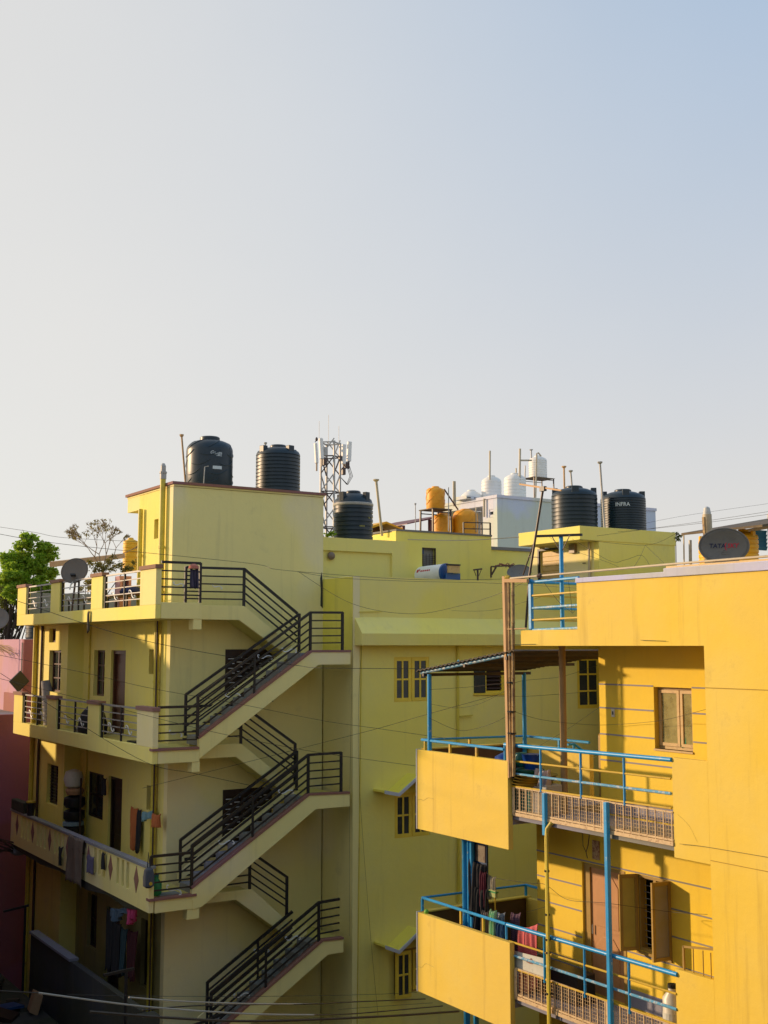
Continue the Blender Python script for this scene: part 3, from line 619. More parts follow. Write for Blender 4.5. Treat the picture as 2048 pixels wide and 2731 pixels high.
# roof rooms of the middle building
m = MB().box(14.01, 17.0, 24.82, 25.02, 10.8, 12.62); obj('roof_room_wall', m, 'lime', MBd)
m = MB().box(14.03, 16.046, 24.805, 24.819, 12.27, 12.30)
x9 = 16.074
m = MB().box(14.01, x9, 24.75, 24.819, 12.30, 12.618).box(x9, 16.98, 24.75, 24.819, 10.8, 12.618); obj('wall_band', m, 'lime', MBd)
m = MB().box(14.05, 17.0, 25.021, 28.5, 12.4, 12.6).box(16.8, 17.0, 25.02, 28.5, 10.8, 12.39).box(14.01, 14.2, 25.021, 28.5, 10.8, 12.39); obj('roof_room', m, 'lime', MBd)
YR = 26.0
GR = (17.683, 18.293, 11.983, 12.618)
xr_ = 20.172
m = MB().wall_y(YR, YR+0.2, 17.001, xr_, 10.8, 13.02, [GR]); m.box(xr_-0.2, xr_, YR+0.201, 30, 10.8, 13.02).box(17.001, 17.2, YR+0.201, 30, 10.8, 13.0)
obj('roof_room_wall', m, 'lime', MBd)
obj('roof_room_slab', MB().box(17.0, xr_+0.02, YR-0.02, 30.1, 13.021, 13.07), 'roof_grey', MBd)
x0, x1, z0, z1 = GR
f = MB().box(x0, x0+0.02, YR+0.01, YR+0.05, z0, z1).box(x1-0.02, x1, YR+0.01, YR+0.05, z0, z1).box(x0+.02, x1-.02, YR+0.01, YR+0.05, z1-0.02, z1)
wd = obj('grille_window', f, 'dark_metal', MBd)
for k in range(1, 6): obj('grille_bar', MB().box(x0+(x1-x0)*k/6-0.005, x0+(x1-x0)*k/6+0.005, YR+0.02, YR+0.03, z0, z1-0.16), 'dark_metal', wd)
for k in range(8): obj('grille_bar', MB().box(x0+.02, x1-.02, YR+0.031, YR+0.04, z0+0.04+0.052*k, z0+0.05+0.052*k), 'dark_metal', wd)
obj('curtain', MB().box(x0+.02, x0+(x1-x0)*0.38, YR+0.13, YR+0.15, z0, z1-0.17).box(x0+(x1-x0)*0.42, x1-.02, YR+0.12, YR+0.14, z0, z1), 'concrete', wd)
obj('dark_board', MB().box(x0+.02, x0+(x1-x0)*0.4, YR+0.05, YR+0.06, z1-0.17, z1-0.02), 'blue_dark', wd)
obj('wall_lamp', MB().lathe((14.319, 24.780, 12.167), [(0.10, -0.0), (0.095, -0.04), (0.05, -0.075)], 14, 'y'), 'lamp', MBd, smooth=True)
# stair head room on the right carrying two black tanks
RR = thing('stair_head_room', 'small lime room with overhanging roof slab and folding shutter, carrying two black tanks', 'roof room', (22.3, 24.0, 10.8))
m = MB().box(22.34, 25.28, 24.0, 24.2, 10.8, 13.0); obj('front_wall', m, 'lime', RR)
yA, yB = 25.591, 26.498
m = MB().wall_x(22.34, 22.54, 24.201, yB+0.35, 10.8, 12.98, [(yA, yB, 11.4, 12.863)]); m.box(25.08, 25.28, 24.201, yB+0.3, 10.8, 12.98); obj('side_wall', m, 'lime_pale', RR)
obj('roof_slab', MB().box(21.64, 25.30, 23.98, 26.604, 12.86, 13.24), 'lime', RR, bevel=0.01)
sh = obj('folding_shutter', MB().box(22.40, 22.42, yA, yB, 11.4, 12.75), 'frame_yellow', RR)
for k in range(9): obj('shutter_slat', MB().box(22.375, 22.40, yA+0.05, yB-0.05, 11.45+k*0.14, 11.45+k*0.14+0.125), 'frame_cream', sh)
obj('shutter_post', MB().box(22.30, 22.36, yA-0.06, yA, 11.4, 12.8).box(22.30, 22.36, yB, yB+0.06, 11.4, 12.8).box(22.30, 22.36, yA, yB, 12.74, 12.8), 'black_metal', RR)
y_ = 25.011; obj('meter_box', MB().box(22.24, 22.335, y_-0.12, y_+0.12, 12.584, 12.834), 'lamp', RR, bevel=0.01)
y_ = 24.334; downpipe(RR, [(22.28, y_, 11.2), (22.28, y_, 12.86)], 0.035, 'pvc')
y_ = 24.579; obj('door_bolt', MB().path([(22.31, y_-0.06, 12.28), (22.31, y_+0.06, 12.28)], 0.012, 6), 'dark_metal', RR)

# ================================================================ AMBER HOUSE (right)
XR, XI = 12.8, 13.9
RB = thing('amber_house', 'sunlit amber yellow house on the right with recessed balconies and blue railings', 'building', (12.8, 12.0, -1.1))
# outer wall near the camera
m = MB().box(XR, XR+0.25, 2.0, 11.66, -1.1, 11.0); obj('front_wall', m, 'amber', RB)
m = MB().box(XR+0.001, XR+0.12, 11.661, 12.33, 7.0, 8.40); obj('balcony_parapet', m, 'amber', RB, bevel=0.005)
m = MB().box(XR+0.001, XR+0.12, 11.661, 12.37, 3.2, 5.46); obj('balcony_parapet', m, 'amber', RB, bevel=0.005)
m = MB().box(XR+0.003, XR+0.2, 11.661, 14.29, 10.0, 11.0).box(XR+0.003, XR+0.2, 14.291, 15.71, 10.0, 10.26); obj('roof_parapet', m, 'amber', RB)
m = MB().box(XR-0.03, XR+0.23, 2.0, 12.37, 11.001, 11.13); m.box(XR-0.02, XR+0.22, 12.371, 14.30, 11.001, 11.08); obj('parapet_coping', m, 'lav_trim', RB, bevel=0.01)
m = MB().box(XR+0.02, XR+0.12, 2.0, 12.36, 11.131, 11.16); obj('coping_cable_duct', m, 'frame_cream', RB)
m = MB().box(XR+0.201, 20.0, 2.0, 15.1, 10.005, 10.24); m.box(XR+0.201, 15.3, 15.101, 15.71, 10.005, 10.24); obj('roof_slab', m, 'amber', RB)
m = MB().box(XR-0.003, XR, 2.0, 11.655, 9.41, 9.422); obj('joint_line', m, 'joint', RB)  # thin darker amber line marking the wall groove
m = MB().box(XR-0.003, XR, 2.0, 11.655, 7.055, 7.065); obj('joint_line', m, 'joint', RB)
# recessed walls
WU = (12.94, 13.74, 8.38, 9.35); WL = (13.50, 14.21, 5.19, 6.37); DL = (14.48, 15.51, 4.28, 6.36)
m = MB().wall_x(XI, XI+0.2, 2.0, 15.0, 7.0, 10.0, [WU]); obj('upper_recess_wall', m, 'amber_inner', RB)
m = MB().wall_x(XI, XI+0.2, 2.0, 16.69, -1.1, 6.99, [WL, DL]); obj('lower_recess_wall', m, 'amber_inner', RB)
m = MB().box(XI+0.201, 20, 14.8, 15.0, 7.0, 10.0).box(XI+0.201, 20, 16.5, 16.69, -1.1, 6.99); obj('end_wall', m, 'amber', RB)
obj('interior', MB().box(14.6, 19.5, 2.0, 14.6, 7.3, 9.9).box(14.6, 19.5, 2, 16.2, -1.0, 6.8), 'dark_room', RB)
for z in (9.36, 8.97, 8.535, 8.11): 
    for a, b in (((11.662, 12.93), (13.75, 15.0)) if 8.4 < z < 9.3 else ((11.662, 12.93), (13.75, 15.0)) if z > 9 else ((11.662, 15.0),)):
        obj('groove_strip', MB().box(XI-0.006, XI, a, b, z-0.012, z+0.012), 'groove', RB)
for z in (6.39, 5.96, 5.545, 5.12, 4.70):
    for a, b in (((11.4, 13.48), (14.23, 14.46), (15.53, 16.69)) if 5.19 < z < 6.37 else ((11.4, 16.69),) if z > 6.37 else ((11.4, 14.46), (15.53, 16.69))):
        obj('groove_strip', MB().box(XI-0.006, XI, a, b, z-0.012, z+0.012), 'groove', RB)
obj('skirting', MB().box(XI-0.012, XI, 11.662, 15.0, 7.25, 7.47), 'concrete', RB); obj('skirting', MB().box(XI-0.012, XI, 11.4, 14.46, 4.28, 4.55).box(XI-0.012, XI, 15.53, 16.69, 4.28, 4.62), 'concrete', RB)
# upper window
y0, y1, z0, z1 = WU; ym = 13.27
f = MB()
X_ = XI+0.10
f.box(X_, X_+0.07, y0, y1, z0, z0+0.045).box(X_, X_+0.07, y0, y1, z1-0.04, z1).box(X_, X_+0.07, y0, y0+0.03, z0+0.045, z1-0.04).box(X_, X_+0.07, y1-0.03, y1, z0+0.045, z1-0.04)
f.box(XI-0.02, X_-0.001, y0-0.01, y1+0.01, z0-0.03, z0)
wd = obj('window', f, 'frame_cream', RB)
for a, b in ((y0+0.03, ym-0.01), (ym+0.01, y1-0.03)):
    s = MB().box(X_-0.02, X_+0.02, a, a+0.05, z0+0.05, z1-0.045).box(X_-0.02, X_+0.02, b-0.05, b, z0+0.05, z1-0.045).box(X_-0.02, X_+0.02, a+0.05, b-0.05, z0+0.05, z0+0.10).box(X_-0.02, X_+0.02, a+0.05, b-0.05, z1-0.095, z1-0.045)
    obj('casement', s, 'frame_cream', wd); obj('pane', MB().box(X_-0.003, X_+0.003, a+0.05, b-0.05, z0+0.1, z1-0.095), 'pane_clear', wd)
for k in range(8): obj('window_bar', MB().path([(X_+0.09, y0+0.02, z0+0.1+k*0.1), (X_+0.09, y1-0.02, z0+0.1+k*0.1)], 0.005, 5), 'white_metal', wd)
# open lower window
y0, y1, z0, z1 = WL
f = MB().box(XI+0.02, XI+0.12, y0, y1, z0, z0+0.05).box(XI+0.02, XI+0.12, y0, y1, z1-0.05, z1).box(XI+0.02, XI+0.12, y0, y0+0.05, z0+.05, z1-.05).box(XI+0.02, XI+0.12, y1-0.05, y1, z0+.05, z1-.05).box(XI+0.03, XI+0.1, (y0+y1)/2-0.03, (y0+y1)/2+0.03, z0+.05, z1-.05)
f.box(XI-0.03, XI+0.02, y0-0.02, y1+0.02, z0-0.04, z0-0.001)
wd = obj('window', f, 'frame_brown', RB)
for k in range(11): obj('window_bar', MB().path([(XI+0.11, y0+0.05, z0+0.1+k*0.1), (XI+0.11, y1-0.05, z0+0.1+k*0.1)], 0.007, 5), 'grey_metal', wd)
def swung(hy, dy, dx, gm):
    """open casement: hinge at y=hy, free edge at offset (dx,dy)"""
    p = Vector((XI, hy, 0)); d = Vector((dx, dy, 0)); L = d.length; d.normalize(); n = Vector((-d.y, d.x, 0))
    s = MB()
    def bx(a, b, za, zb, t=0.018):
        c = p + d*(a+b)/2; s.obox((c.x, c.y, (za+zb)/2), d*(b-a)/2, n*t, Vector((0, 0, (zb-za)/2)))
    bx(0, 0.05, z0, z1); bx(L-0.05, L, z0, z1); bx(0.05, L-0.05, z0, z0+0.055); bx(0.05, L-0.05, z1-0.055, z1)
    obj('casement', s, 'frame_brown', wd); s2 = s; s = MB()
    c = p + d*L/2; s.obox((c.x, c.y, (z0+z1)/2), d*(L/2-0.05), n*0.004, Vector((0, 0, (z1-z0)/2-0.055))); obj('pane', s, gm, wd)
swung(y1, 0.10, -0.30, 'glass_frost_y'); swung(y0, 0.04, -0.36, 'glass_frost')
# door with moulded panels
y0, y1, z0, z1 = DL
f = MB().box(XI-0.01, XI+0.15, y0, y0+0.06, z0, z1).box(XI-0.01, XI+0.15, y1-0.20, y1-0.12, z0, z1).box(XI+0.04, XI+0.15, y1-0.12, y1, z0, z1).box(XI-0.01, XI+0.15, y0+0.06, y1-0.2, z1-0.05, z1)
d = obj('door', f, 'frame_brown', RB)
obj('door_leaf', MB().box(XI+0.02, XI+0.06, y0+0.06, y1-0.2, z0, z1-0.05), 'wood_door', d)
for za, zb in ((z0+0.15, z0+0.95), (z0+1.1, z1-0.15)):
    ya, yb = y0+0.18, y1-0.32; zc = zb-0.16
    obj('door_panel', MB().prism([(ya, za), (yb, za), (yb, zc), ((ya+yb)/2+0.12, zb), ((ya+yb)/2-0.12, zb), (ya, zc)], XI+0.008, XI+0.0195, 'yz'), 'wood_door', d, bevel=0.006)
obj('handle', MB().path([(XI-0.01, y1-0.25, z0+0.95), (XI-0.01, y1-0.25, z0+1.1)], 0.012, 6), 'grey_metal', d)
# upper door seen edge-on round the corner
obj('door_frame', MB().box(XI+0.03, XI+0.25, 15.001, 15.08, 7.25, 8.5).prism([(XI+0.03, 8.5), (XI+0.25, 8.5), (XI+0.25, 8.62), (XI+0.14, 8.62)], 15.001, 15.08, 'xz'), 'frame_brown', RB)
# floors of the balconies and terraces
for z in (7.0, 4.03):
    m = MB().box(XR+0.02, XI-0.001, 11.7, 16.0, z+0.09, z+0.22).box(12.81, 15.2, 16.001, 18.7, z, z+0.2)
    obj('balcony_slab', m, 'concrete', RB)
    obj('slab_edge', MB().box(XR-0.02, XR+0.019, 12.33, 15.98, z+0.16, z+0.215), 'cream_metal', RB)
# terrace panels
for (zb, zt, zfr) in ((6.60, 8.06, 8.06), (3.68, 5.09, 5.09)):
    obj('terrace_panel', MB().box(12.70, 12.80, 15.98, 18.70, zb, zt), 'amber', RB, bevel=0.006)
    obj('panel_edge', MB().box(12.69, 12.81, 18.701, 18.73, zb, zt+0.01), 'lav_trim', RB)
    m = MB().box(12.801, 15.3, 18.6, 18.7, zb+0.4, zt); obj('terrace_parapet', m, 'amber_dark', RB)
    m = MB().box(15.2, 15.3, 16.7, 18.599, zb+0.4, zt); obj('terrace_parapet', m, 'amber', RB)
    obj('terrace_coping', MB().box(12.80, 15.32, 18.58, 18.72, zt+0.001, zt+0.025), 'amber', RB)
# blue rails, upper then lower
def rb_rail(z, ztop_w, posts_y):
    rl = obj('balcony_railing', MB().path([(XR, 12.33, z+0.05), (XR, 16.18, z)], 0.034, 10), 'blue_metal', RB, smooth=True)
    zs = ((0.26, 'yellow_metal', 0.017), (0.47, 'blue_pale', 0.022), (0.68, 'yellow_metal', 0.017))
    for dz, mt, r in zs: obj('rail_bar', MB().path([(XR, 12.36, z+0.04-dz), (XR, 16.12, z-dz+0.0)], r, 8), mt, rl, smooth=True)
    for y, zb in posts_y: obj('rail_post', MB().path([(XR-0.005, y, zb), (XR-0.005, y, z)], 0.022, 8), 'blue_metal', rl, smooth=True)
    return rl
rlu = rb_rail(8.32, 8.06, [(16.17, 7.98), (15.232, 7.62), (14.262, 7.62), (13.299, 7.62)])
rll = rb_rail(5.34, 5.09, [(16.18, 5.1), (15.207, 4.62), (14.255, 4.62), (13.291, 4.62)])
for z, yk in ((8.24, 0), (5.35, 1)):
    y1_ = 18.66
    rl = obj('terrace_railing', MB().path([(12.78, 18.66, z), (12.78, 16.18, z+0.0)], 0.026, 8), 'blue_metal', RB, smooth=True)
    obj('rail_bar', MB().path([(12.78, 18.66, z), (15.25, 18.66, z-0.03)], 0.022, 8), 'blue_metal', rl, smooth=True)
    obj('rail_bar', MB().path([(15.25, 18.66, z-0.03), (15.25, 16.75, z-0.03)], 0.026, 8), 'blue_metal', rl, smooth=True)
    for y in ((18.55, 17.75, 16.95) if yk == 0 else (18.66, 17.45, 16.8)):
        obj('rail_post', MB().box(12.76, 12.80, y-0.02, y+0.02, z-0.24, z-0.02), 'yellow_metal' if not (yk and y > 18.6) else 'blue_metal', rl)
    for p in ((13.9, 18.66), (15.25, 18.66), (15.25, 17.6)): obj('rail_post', MB().box(p[0]-0.02, p[0]+0.02, p[1]-0.02, p[1]+0.02, z-0.24, z-0.04), 'yellow_metal' if p[0] < 14 else 'blue_metal', rl)
# wire grille skirt under the railings
for z0, z1 in ((7.22, 7.63), (4.25, 4.68)):
    f = MB().bar((XR, 12.33, z1), (XR, 15.96, z1), 0.012, 0.012).bar((XR, 12.33, z0+0.02), (XR, 15.96, z0+0.02), 0.014, 0.014)
    gp = obj('grille_skirt', f, 'cream_metal', RB)
    n = 22
    for k in range(n+1):
        y = 12.35+(15.94-12.35)*k/n
        obj('grille_bar', MB().box(XR-0.016, XR-0.004, y-0.008, y+0.008, z0-0.06, z1), 'cream_metal', gp)
    wm = MB()
    y = 12.37
    while y < 15.93: wm.box(XR-0.002, XR+0.002, y-0.0024, y+0.0024, z0+0.02, z1); y += 0.054
    z = z0+0.05
    while z < z1-0.01: wm.box(XR+0.003, XR+0.006, 12.34, 15.95, z-0.0024, z+0.0024); z += 0.054
    obj('wire_mesh', wm, 'cream_metal', gp, kind='stuff')
    for yq in (13.72, 15.9): obj('grille_post', MB().box(XR-0.03, XR-0.017, yq, yq+0.06, z0-0.02, z1), 'cream_metal', gp)
# small grille on the lower parapet
y0_, y1_ = 11.67, 12.26
f = MB().bar((XR+0.06, y1_, 5.78), (XR+0.06, y0_, 5.86), 0.014).bar((XR+0.06, y1_, 5.46), (XR+0.06, y1_, 5.79), 0.014)
gp = obj('parapet_grille', f, 'frame_brown', RB)
for y in (12.08, 11.9, 11.76): obj('grille_bar', MB().path([(XR+0.06, y, 5.46), (XR+0.06, y, 5.8)], 0.008, 6), 'frame_brown', gp)
# roof rail over the low parapet (blue and yellow, two sides)
rr = obj('roof_railing', MB().box(XR+0.03, XR+0.09, 15.47, 15.53, 10.27, 11.12), 'blue_metal', RB)
for z, mt, r in ((11.09, 'blue_metal', 0.024), (10.86, 'yellow_metal', 0.018), (10.65, 'blue_pale', 0.022), (10.45, 'yellow_metal', 0.018), (10.285, 'blue_pale', 0.022)):
    obj('rail_bar', MB().path([(XR+0.06, 15.5, z-0.02), (XR+0.06, 14.3, z)], r, 8), mt, rr, smooth=True)
    obj('rail_bar', MB().path([(XR+0.06, 15.5, z-0.02), (14.8, 15.5, z-0.02)], r, 8), 'blue_metal' if 'blue' in mt else mt, rr, smooth=True)
yb_ = 14.813
bp = obj('blue_mast', MB().path([(12.95, yb_, 10.25), (12.95, yb_, 11.807)], 0.035, 10), 'blue_metal', RB, smooth=True)
ztm = 11.807
obj('mast_arm', MB().bar((12.72, yb_+0.34, ztm+0.01), (13.1, yb_-0.35, ztm), 0.02), 'black_metal', bp)
for s_ in (1, -1): obj('mast_brace', MB().path([(12.95, yb_+0.22*s_, ztm), (12.95, yb_, ztm-0.28)], 0.008, 6), 'dark_metal', bp)
# awning over the upper terrace
cor = MB(); n = 44; vs = []
for k in range(n+1):
    y = 15.72+(18.66-15.72)*k/n; z = 9.93-(y-15.72)*0.135+0.016*(1 if k % 2 else -1)
    vs.append((y, z))
aw = thing('terrace_awning', 'rusty corrugated sheet awning on blue posts over the upper right terrace', 'awning', (12.75, 18.5, 8.06))
obj('roof_sheet', MB().prism(vs+[(y, z-0.012) for y, z in vs][::-1], 12.66, 15.35, 'yz'), 'tin', aw)
obj('edge_pipe', MB().path([(12.75, 18.62, 9.49), (12.75, 15.9, 9.86)], 0.03, 8), 'blue_pale', aw, smooth=True)
for y, z in ((18.5, 9.49), (17.2, 9.68), (16.0, 9.82)): obj('purlin', MB().box(12.7, 15.3, y-0.025, y+0.025, z-0.06, z-0.005), 'dark_metal', aw)
for (x, y, zt) in ((12.78, 18.4, 9.47), (15.14, 18.5, 9.47)): obj('awning_post', MB().path([(x, y, 7.2), (x, y, zt)], 0.042, 10), 'blue_metal', aw, smooth=True)
obj('hook', MB().path([(12.75, 17.35, 9.66), (12.68, 17.35, 9.74)], 0.02, 6), 'blue_pale', aw)
tag(obj('brown_column', MB().path([(13.400, 15.35, 7.2), (13.4, 15.35, 10.0)], 0.058, 12), 'tan_column', smooth=True), 'smooth round brown column standing on the upper balcony of the amber house', 'column')
# blue posts carrying the balconies, and pipes
for (c, x, y, z0, z1) in (('a', 12.76, 15.105, 6.95, 7.62), ('b', 12.74, 13.640, -1.1, 7.635)):
    obj('support_post', MB().box(x-0.035, x+0.035, y-0.035, y+0.035, z0, z1), 'blue_metal', RB, bevel=0.008)
yp = 15.040
p_ = downpipe(RB, [(12.85, 14.970, 7.16), (12.78, yp-0.06, 7.15), (12.74, yp-0.01, 7.06), (12.73, yp, 6.9), (12.73, yp, -1.0)], 0.034, 'pipe_yellow', n=10)
for z in (6.4, 5.72, 5.33, 5.13, 4.5): obj('pipe_strap', MB().lathe((12.73, yp, z), [(0.042, -0.015), (0.042, 0.015)], 10), 'black_metal', p_)
obj('thin_pipe', MB().path([(12.70, yp-0.05, 7.0), (12.70, yp-0.05, -1.0)], 0.014, 6), 'pipe_yellow', p_)
# blue corner piping and painted board behind the lower terrace panel
cb = thing('blue_partition', 'dark blue board with three blue pipes and a pinned picture on the lower right terrace', 'partition', (13.5, 18.2, 4.23))
for k, r in enumerate((0.05, 0.03, 0.045)):
    x = 13.300+0.02*k; y = (18.036, 17.916, 17.805)[k]
    obj('pipe', MB().path([(13.3, y, 4.23), (13.3, y, 7.0)], r, 10), 'blue_metal', cb, smooth=True)
obj('board', MB().box(13.36, 13.40, 17.451, 18.152, 4.23, 7.0), 'blue_dark', cb)
obj('picture', MB().box(13.345, 13.358, 17.475, 17.757, 6.099, 6.396), 'paper_pale', cb)
cb2 = tag(obj('blue_pipe_bundle', MB().path([(13.3, 18.0, -1), (13.3, 18.0, 4.0)], 0.06, 10).path([(13.32, 17.75, -1), (13.32, 17.75, 4.0)], 0.05, 10), 'blue_metal'), 'two blue pipes below the lowest terrace panel at the bottom edge', 'pipe')
# wall print and keys beside the lower door
yk = 15.150
tag(obj('wall_print', MB().box(13.885, 13.897, 15.062, 15.231, 6.452, 6.762), 'paper'), 'small printed paper figure stuck above the peach door', 'print')
tag(obj('dried_garland', MB().path([(13.800, 15.364, 6.863), (13.800, 15.363, 6.662), (13.800, 15.289, 6.561)], 0.006, 5).path([(13.800, 15.196, 6.884), (13.800, 15.235, 6.680), (13.800, 15.289, 6.561), (13.800, 15.258, 6.466)], 0.008, 5), 'dark_metal'), 'dried dark garland hanging under the balcony beside the printed figure', 'garland')
y_ = 14.665; sw = tag(obj('doorbell_plate', MB().box(13.885, 13.899, y_-0.035, y_+0.035, 8.83, 8.96), 'white_plastic'), 'white switch plate on the upper yellow recess wall', 'switch')
obj('switch_button', MB().box(13.878, 13.886, y_-0.012, y_+0.012, 8.865, 8.92), 'black_metal', sw)
# little blue stair rail beside the corner
sr = thing('blue_stair_rail', 'small blue stair railing descending behind the upper balcony corner', 'railing', (14.6, 17.2, 7.2))
P = [(15.205, 17.300, 8.137), (15.358, 17.300, 8.143), (15.834, 17.300, 7.853)]
for k, (mt, r) in enumerate((('blue_metal', 0.024), ('yellow_metal', 0.015), ('blue_metal', 0.018), ('yellow_metal', 0.015), ('blue_metal', 0.018))):
    obj('rail_bar', MB().path([(p[0], p[1], p[2]-0.2*k) for p in P], r, 6), mt, sr)
obj('rail_post', MB().path([P[1], (P[1][0], P[1][1], P[1][2]-0.95)], 0.026, 8), 'blue_metal', sr)

# ================================================================ WATER TANKS
def rib_profile(r, h, n, amp=0.02):
    pr = [(r*0.97, 0.0), (r, 0.03)]
    for k in range(n):
        z = 0.06+(h-0.1)*k/n; d = (h-0.1)/n
        pr += [(r, z), (r, z+d*0.62), (r-amp, z+d*0.72), (r-amp, z+d*0.88)]
    pr += [(r, h-0.04), (r*0.985, h)]
    return pr
def tank_ribbed(label, loc, r, h, group=None, mat='tank_black', ribs=9, dome=0.16, lugs=4, a0=0.5, band=False, cat='water tank'):
    t = thing('water_tank', label, cat, loc, group)
    c = Vector(loc)
    pr = rib_profile(r, h, ribs) + [(r*0.93, h+dome*0.35), (r*0.62, h+dome*0.8), (r*0.36, h+dome)]
    obj('body', MB().lathe(c, pr, 32), mat, t, smooth=True)
    obj('lid', MB().lathe(c+Vector((0, 0, h+dome)), [(r*0.38, -0.02), (r*0.38, 0.035), (r*0.33, 0.06), (r*0.1, 0.075)], 20), mat, t, smooth=True)
    for k in range(lugs):
        a = a0+2*math.pi*k/lugs; d = Vector((math.cos(a), math.sin(a), 0)); n = Vector((-d.y, d.x, 0))
        obj('lifting_lug', MB().obox(c+d*r*0.84+Vector((0, 0, h+dome*0.42)), d*r*0.12, n*r*0.15, (0, 0, dome*0.58)), mat, t, bevel=0.01)
    if band: obj('band', MB().lathe(c+Vector((0, 0, h-0.075)), [(r+0.004, 0), (r+0.012, 0.01), (r+0.012, 0.06), (r+0.002, 0.07)], 32), 'pvc_grey', t, smooth=True)
    return t
def tank_swirl(label, loc, r, h, group=None, mat='tank_black', n=9, lid=0.09):
    t = thing('water_tank', label, 'water tank', loc, group)
    c = Vector(loc); hs = h*0.80
    pr = [(r*0.97, 0), (r, 0.03), (r, hs*0.5), (r, hs)]
    for k in range(1, 8):
        a = k/8*math.pi/2; pr.append((r*(0.42+0.58*math.cos(a)), hs+(h-hs)*math.sin(a)))
    pr.append((r*0.42, h))
    obj('body', MB().lathe(c, pr, 36), mat, t, smooth=True)
    obj('lid', MB().lathe(c+Vector((0, 0, h-0.01)), [(r*0.43, 0), (r*0.43, lid), (r*0.38, lid+0.02), (r*0.1, lid+0.03)], 24), mat, t, smooth=True)
    # moulded swirl ribs: short arcs climbing round the shell
    for ring in range(4):
        for k in range(5):
            pts = []
            for s in range(9):
                u = s/8; a = 2*math.pi*(k/5)+ring*0.45+u*0.95; z = 0.12+ring*(hs-0.1)/4+0.22*(u-0.5)**2*1.6+u*0.10
                pts.append(c+Vector(((r+0.002)*math.cos(a), (r+0.002)*math.sin(a), z)))
            obj('rib', MB().path(pts, [0.003]+[0.012]*7+[0.003], 6), mat, t, smooth=True)
    for k in range(6):
        pts = []
        for s in range(8):
            u = s/7; a = 2*math.pi*k/6+u*0.9; th = u*math.pi/2*0.86
            rr = r*(0.42+0.58*math.cos(th)); pts.append(c+Vector((rr*math.cos(a), rr*math.sin(a), hs+(h-hs)*math.sin(th))))
        obj('rib', MB().path(pts, [0.003]+[0.014]*6+[0.003], 6), mat, t, smooth=True)
    return t
def lettering(par, txt, c, r, z, a, size, mat, shear=0.0, wrap=True):
    """print wrapped on a round shell: centre c, radius r, angle a"""
    vs, fs = text_mesh(txt, size, 0.006, True, shear); m = MB(); out = []
    for v in vs:
        aa = a + v.x/r; rr = r+0.003+v.z
        out.append((c[0]+rr*math.cos(aa), c[1]+rr*math.sin(aa), z+v.y))
    m.add(out, fs); return obj('lettering', m, mat, par)
t1 = tank_swirl('domed black tank with swirl ribs and white print on the penthouse roof', (11.46, 25.62, 13.601), 0.55, 1.24)
aim = lambda x, y: math.atan2(-y, -x)
lettering(t1, 'Ganga', (11.46, 25.62), 0.545, 13.601+0.885, aim(11.46, 25.62)+0.28, 0.115, 'white_print', 0.2)
lm = MB(); 
for k in range(6):
    a0_ = aim(11.46, 25.62)+0.14+k*0.042*1.6; a1_ = a0_+0.042*1.6
    q = [(11.46+0.556*math.cos(a), 25.62+0.556*math.sin(a), z) for a, z in ((a0_, 14.10), (a1_, 14.10), (a1_, 14.175), (a0_, 14.175))]; lm.quad(*q)
obj('printed_label', lm, 'white_print', t1)
obj('overflow_pipe', MB().path([(11.04, 25.0, 13.65), (11.08, 25.03, 14.12), (11.16, 25.0, 14.14)], 0.012, 6), 'pvc_grey', t1)
t2 = tank_ribbed('ribbed black tank with raised lugs, right of the domed tank on the penthouse roof', (13.29, 25.62, 13.601), 0.545, 1.08, ribs=11, dome=0.17, a0=0.2)
t3 = tank_ribbed('black tank with a grey band and yellow print on the low middle roof', (15.35, 25.45, 12.601), 0.50, 0.98, ribs=8, dome=0.26, a0=0.35, band=True)
lettering(t3, 'V', (15.35, 25.45), 0.49, 13.19, aim(15.35, 25.45)+0.95, 0.13, 'yellow_print')
def round_bars(par, c, r, rows, mat):
    """small printed strokes too far off to read, on a round shell"""
    lm = MB()
    for (a0, a1, z0, z1) in rows:
        lm.add([(c[0]+rr*math.cos(a), c[1]+rr*math.sin(a), z) for rr in (r, r+0.004) for a, z in ((a0, z0), (a1, z0), (a1, z1), (a0, z1))], [(0,1,2,3),(7,6,5,4),(0,4,5,1),(1,5,6,2),(2,6,7,3),(3,7,4,0)])
    return obj('printed_label', lm, mat, par)
aa_ = aim(15.35, 25.45)
round_bars(t3, (15.35, 25.45), 0.492, [(aa_+0.34+k_*0.075, aa_+0.385+k_*0.075, 12.94, 13.0) for k_ in range(4)]+[(aa_+0.32, aa_+0.66, 12.92, 12.93), (aa_+0.32, aa_+0.66, 13.01, 13.02)], 'yellow_print')
round_bars(t1, (11.46, 25.62), 0.547, [(aim(11.46, 25.62)+0.30+k_*0.05, aim(11.46, 25.62)+0.335+k_*0.05, 14.41, 14.43) for k_ in range(5)], 'white_print')
GB = 'pair of black tanks on the stair head room'
r1_ = tank_ribbed('left black tank of the pair on the head room slab, its side catching the sun', (22.55, 25.2, 13.241), 0.65, 1.02, GB, ribs=8, dome=0.2, a0=0.9)
r2_ = tank_ribbed('right black tank of the pair on the head room slab, printed with white letters', (24.25, 25.0, 13.241), 0.65, 1.02, GB, ribs=13, dome=0.2, a0=0.95)
lettering(r2_, 'INFRA', (24.25, 25.0), 0.645, 14.02, aim(24.25, 25.0)-0.02, 0.15, 'white_print')
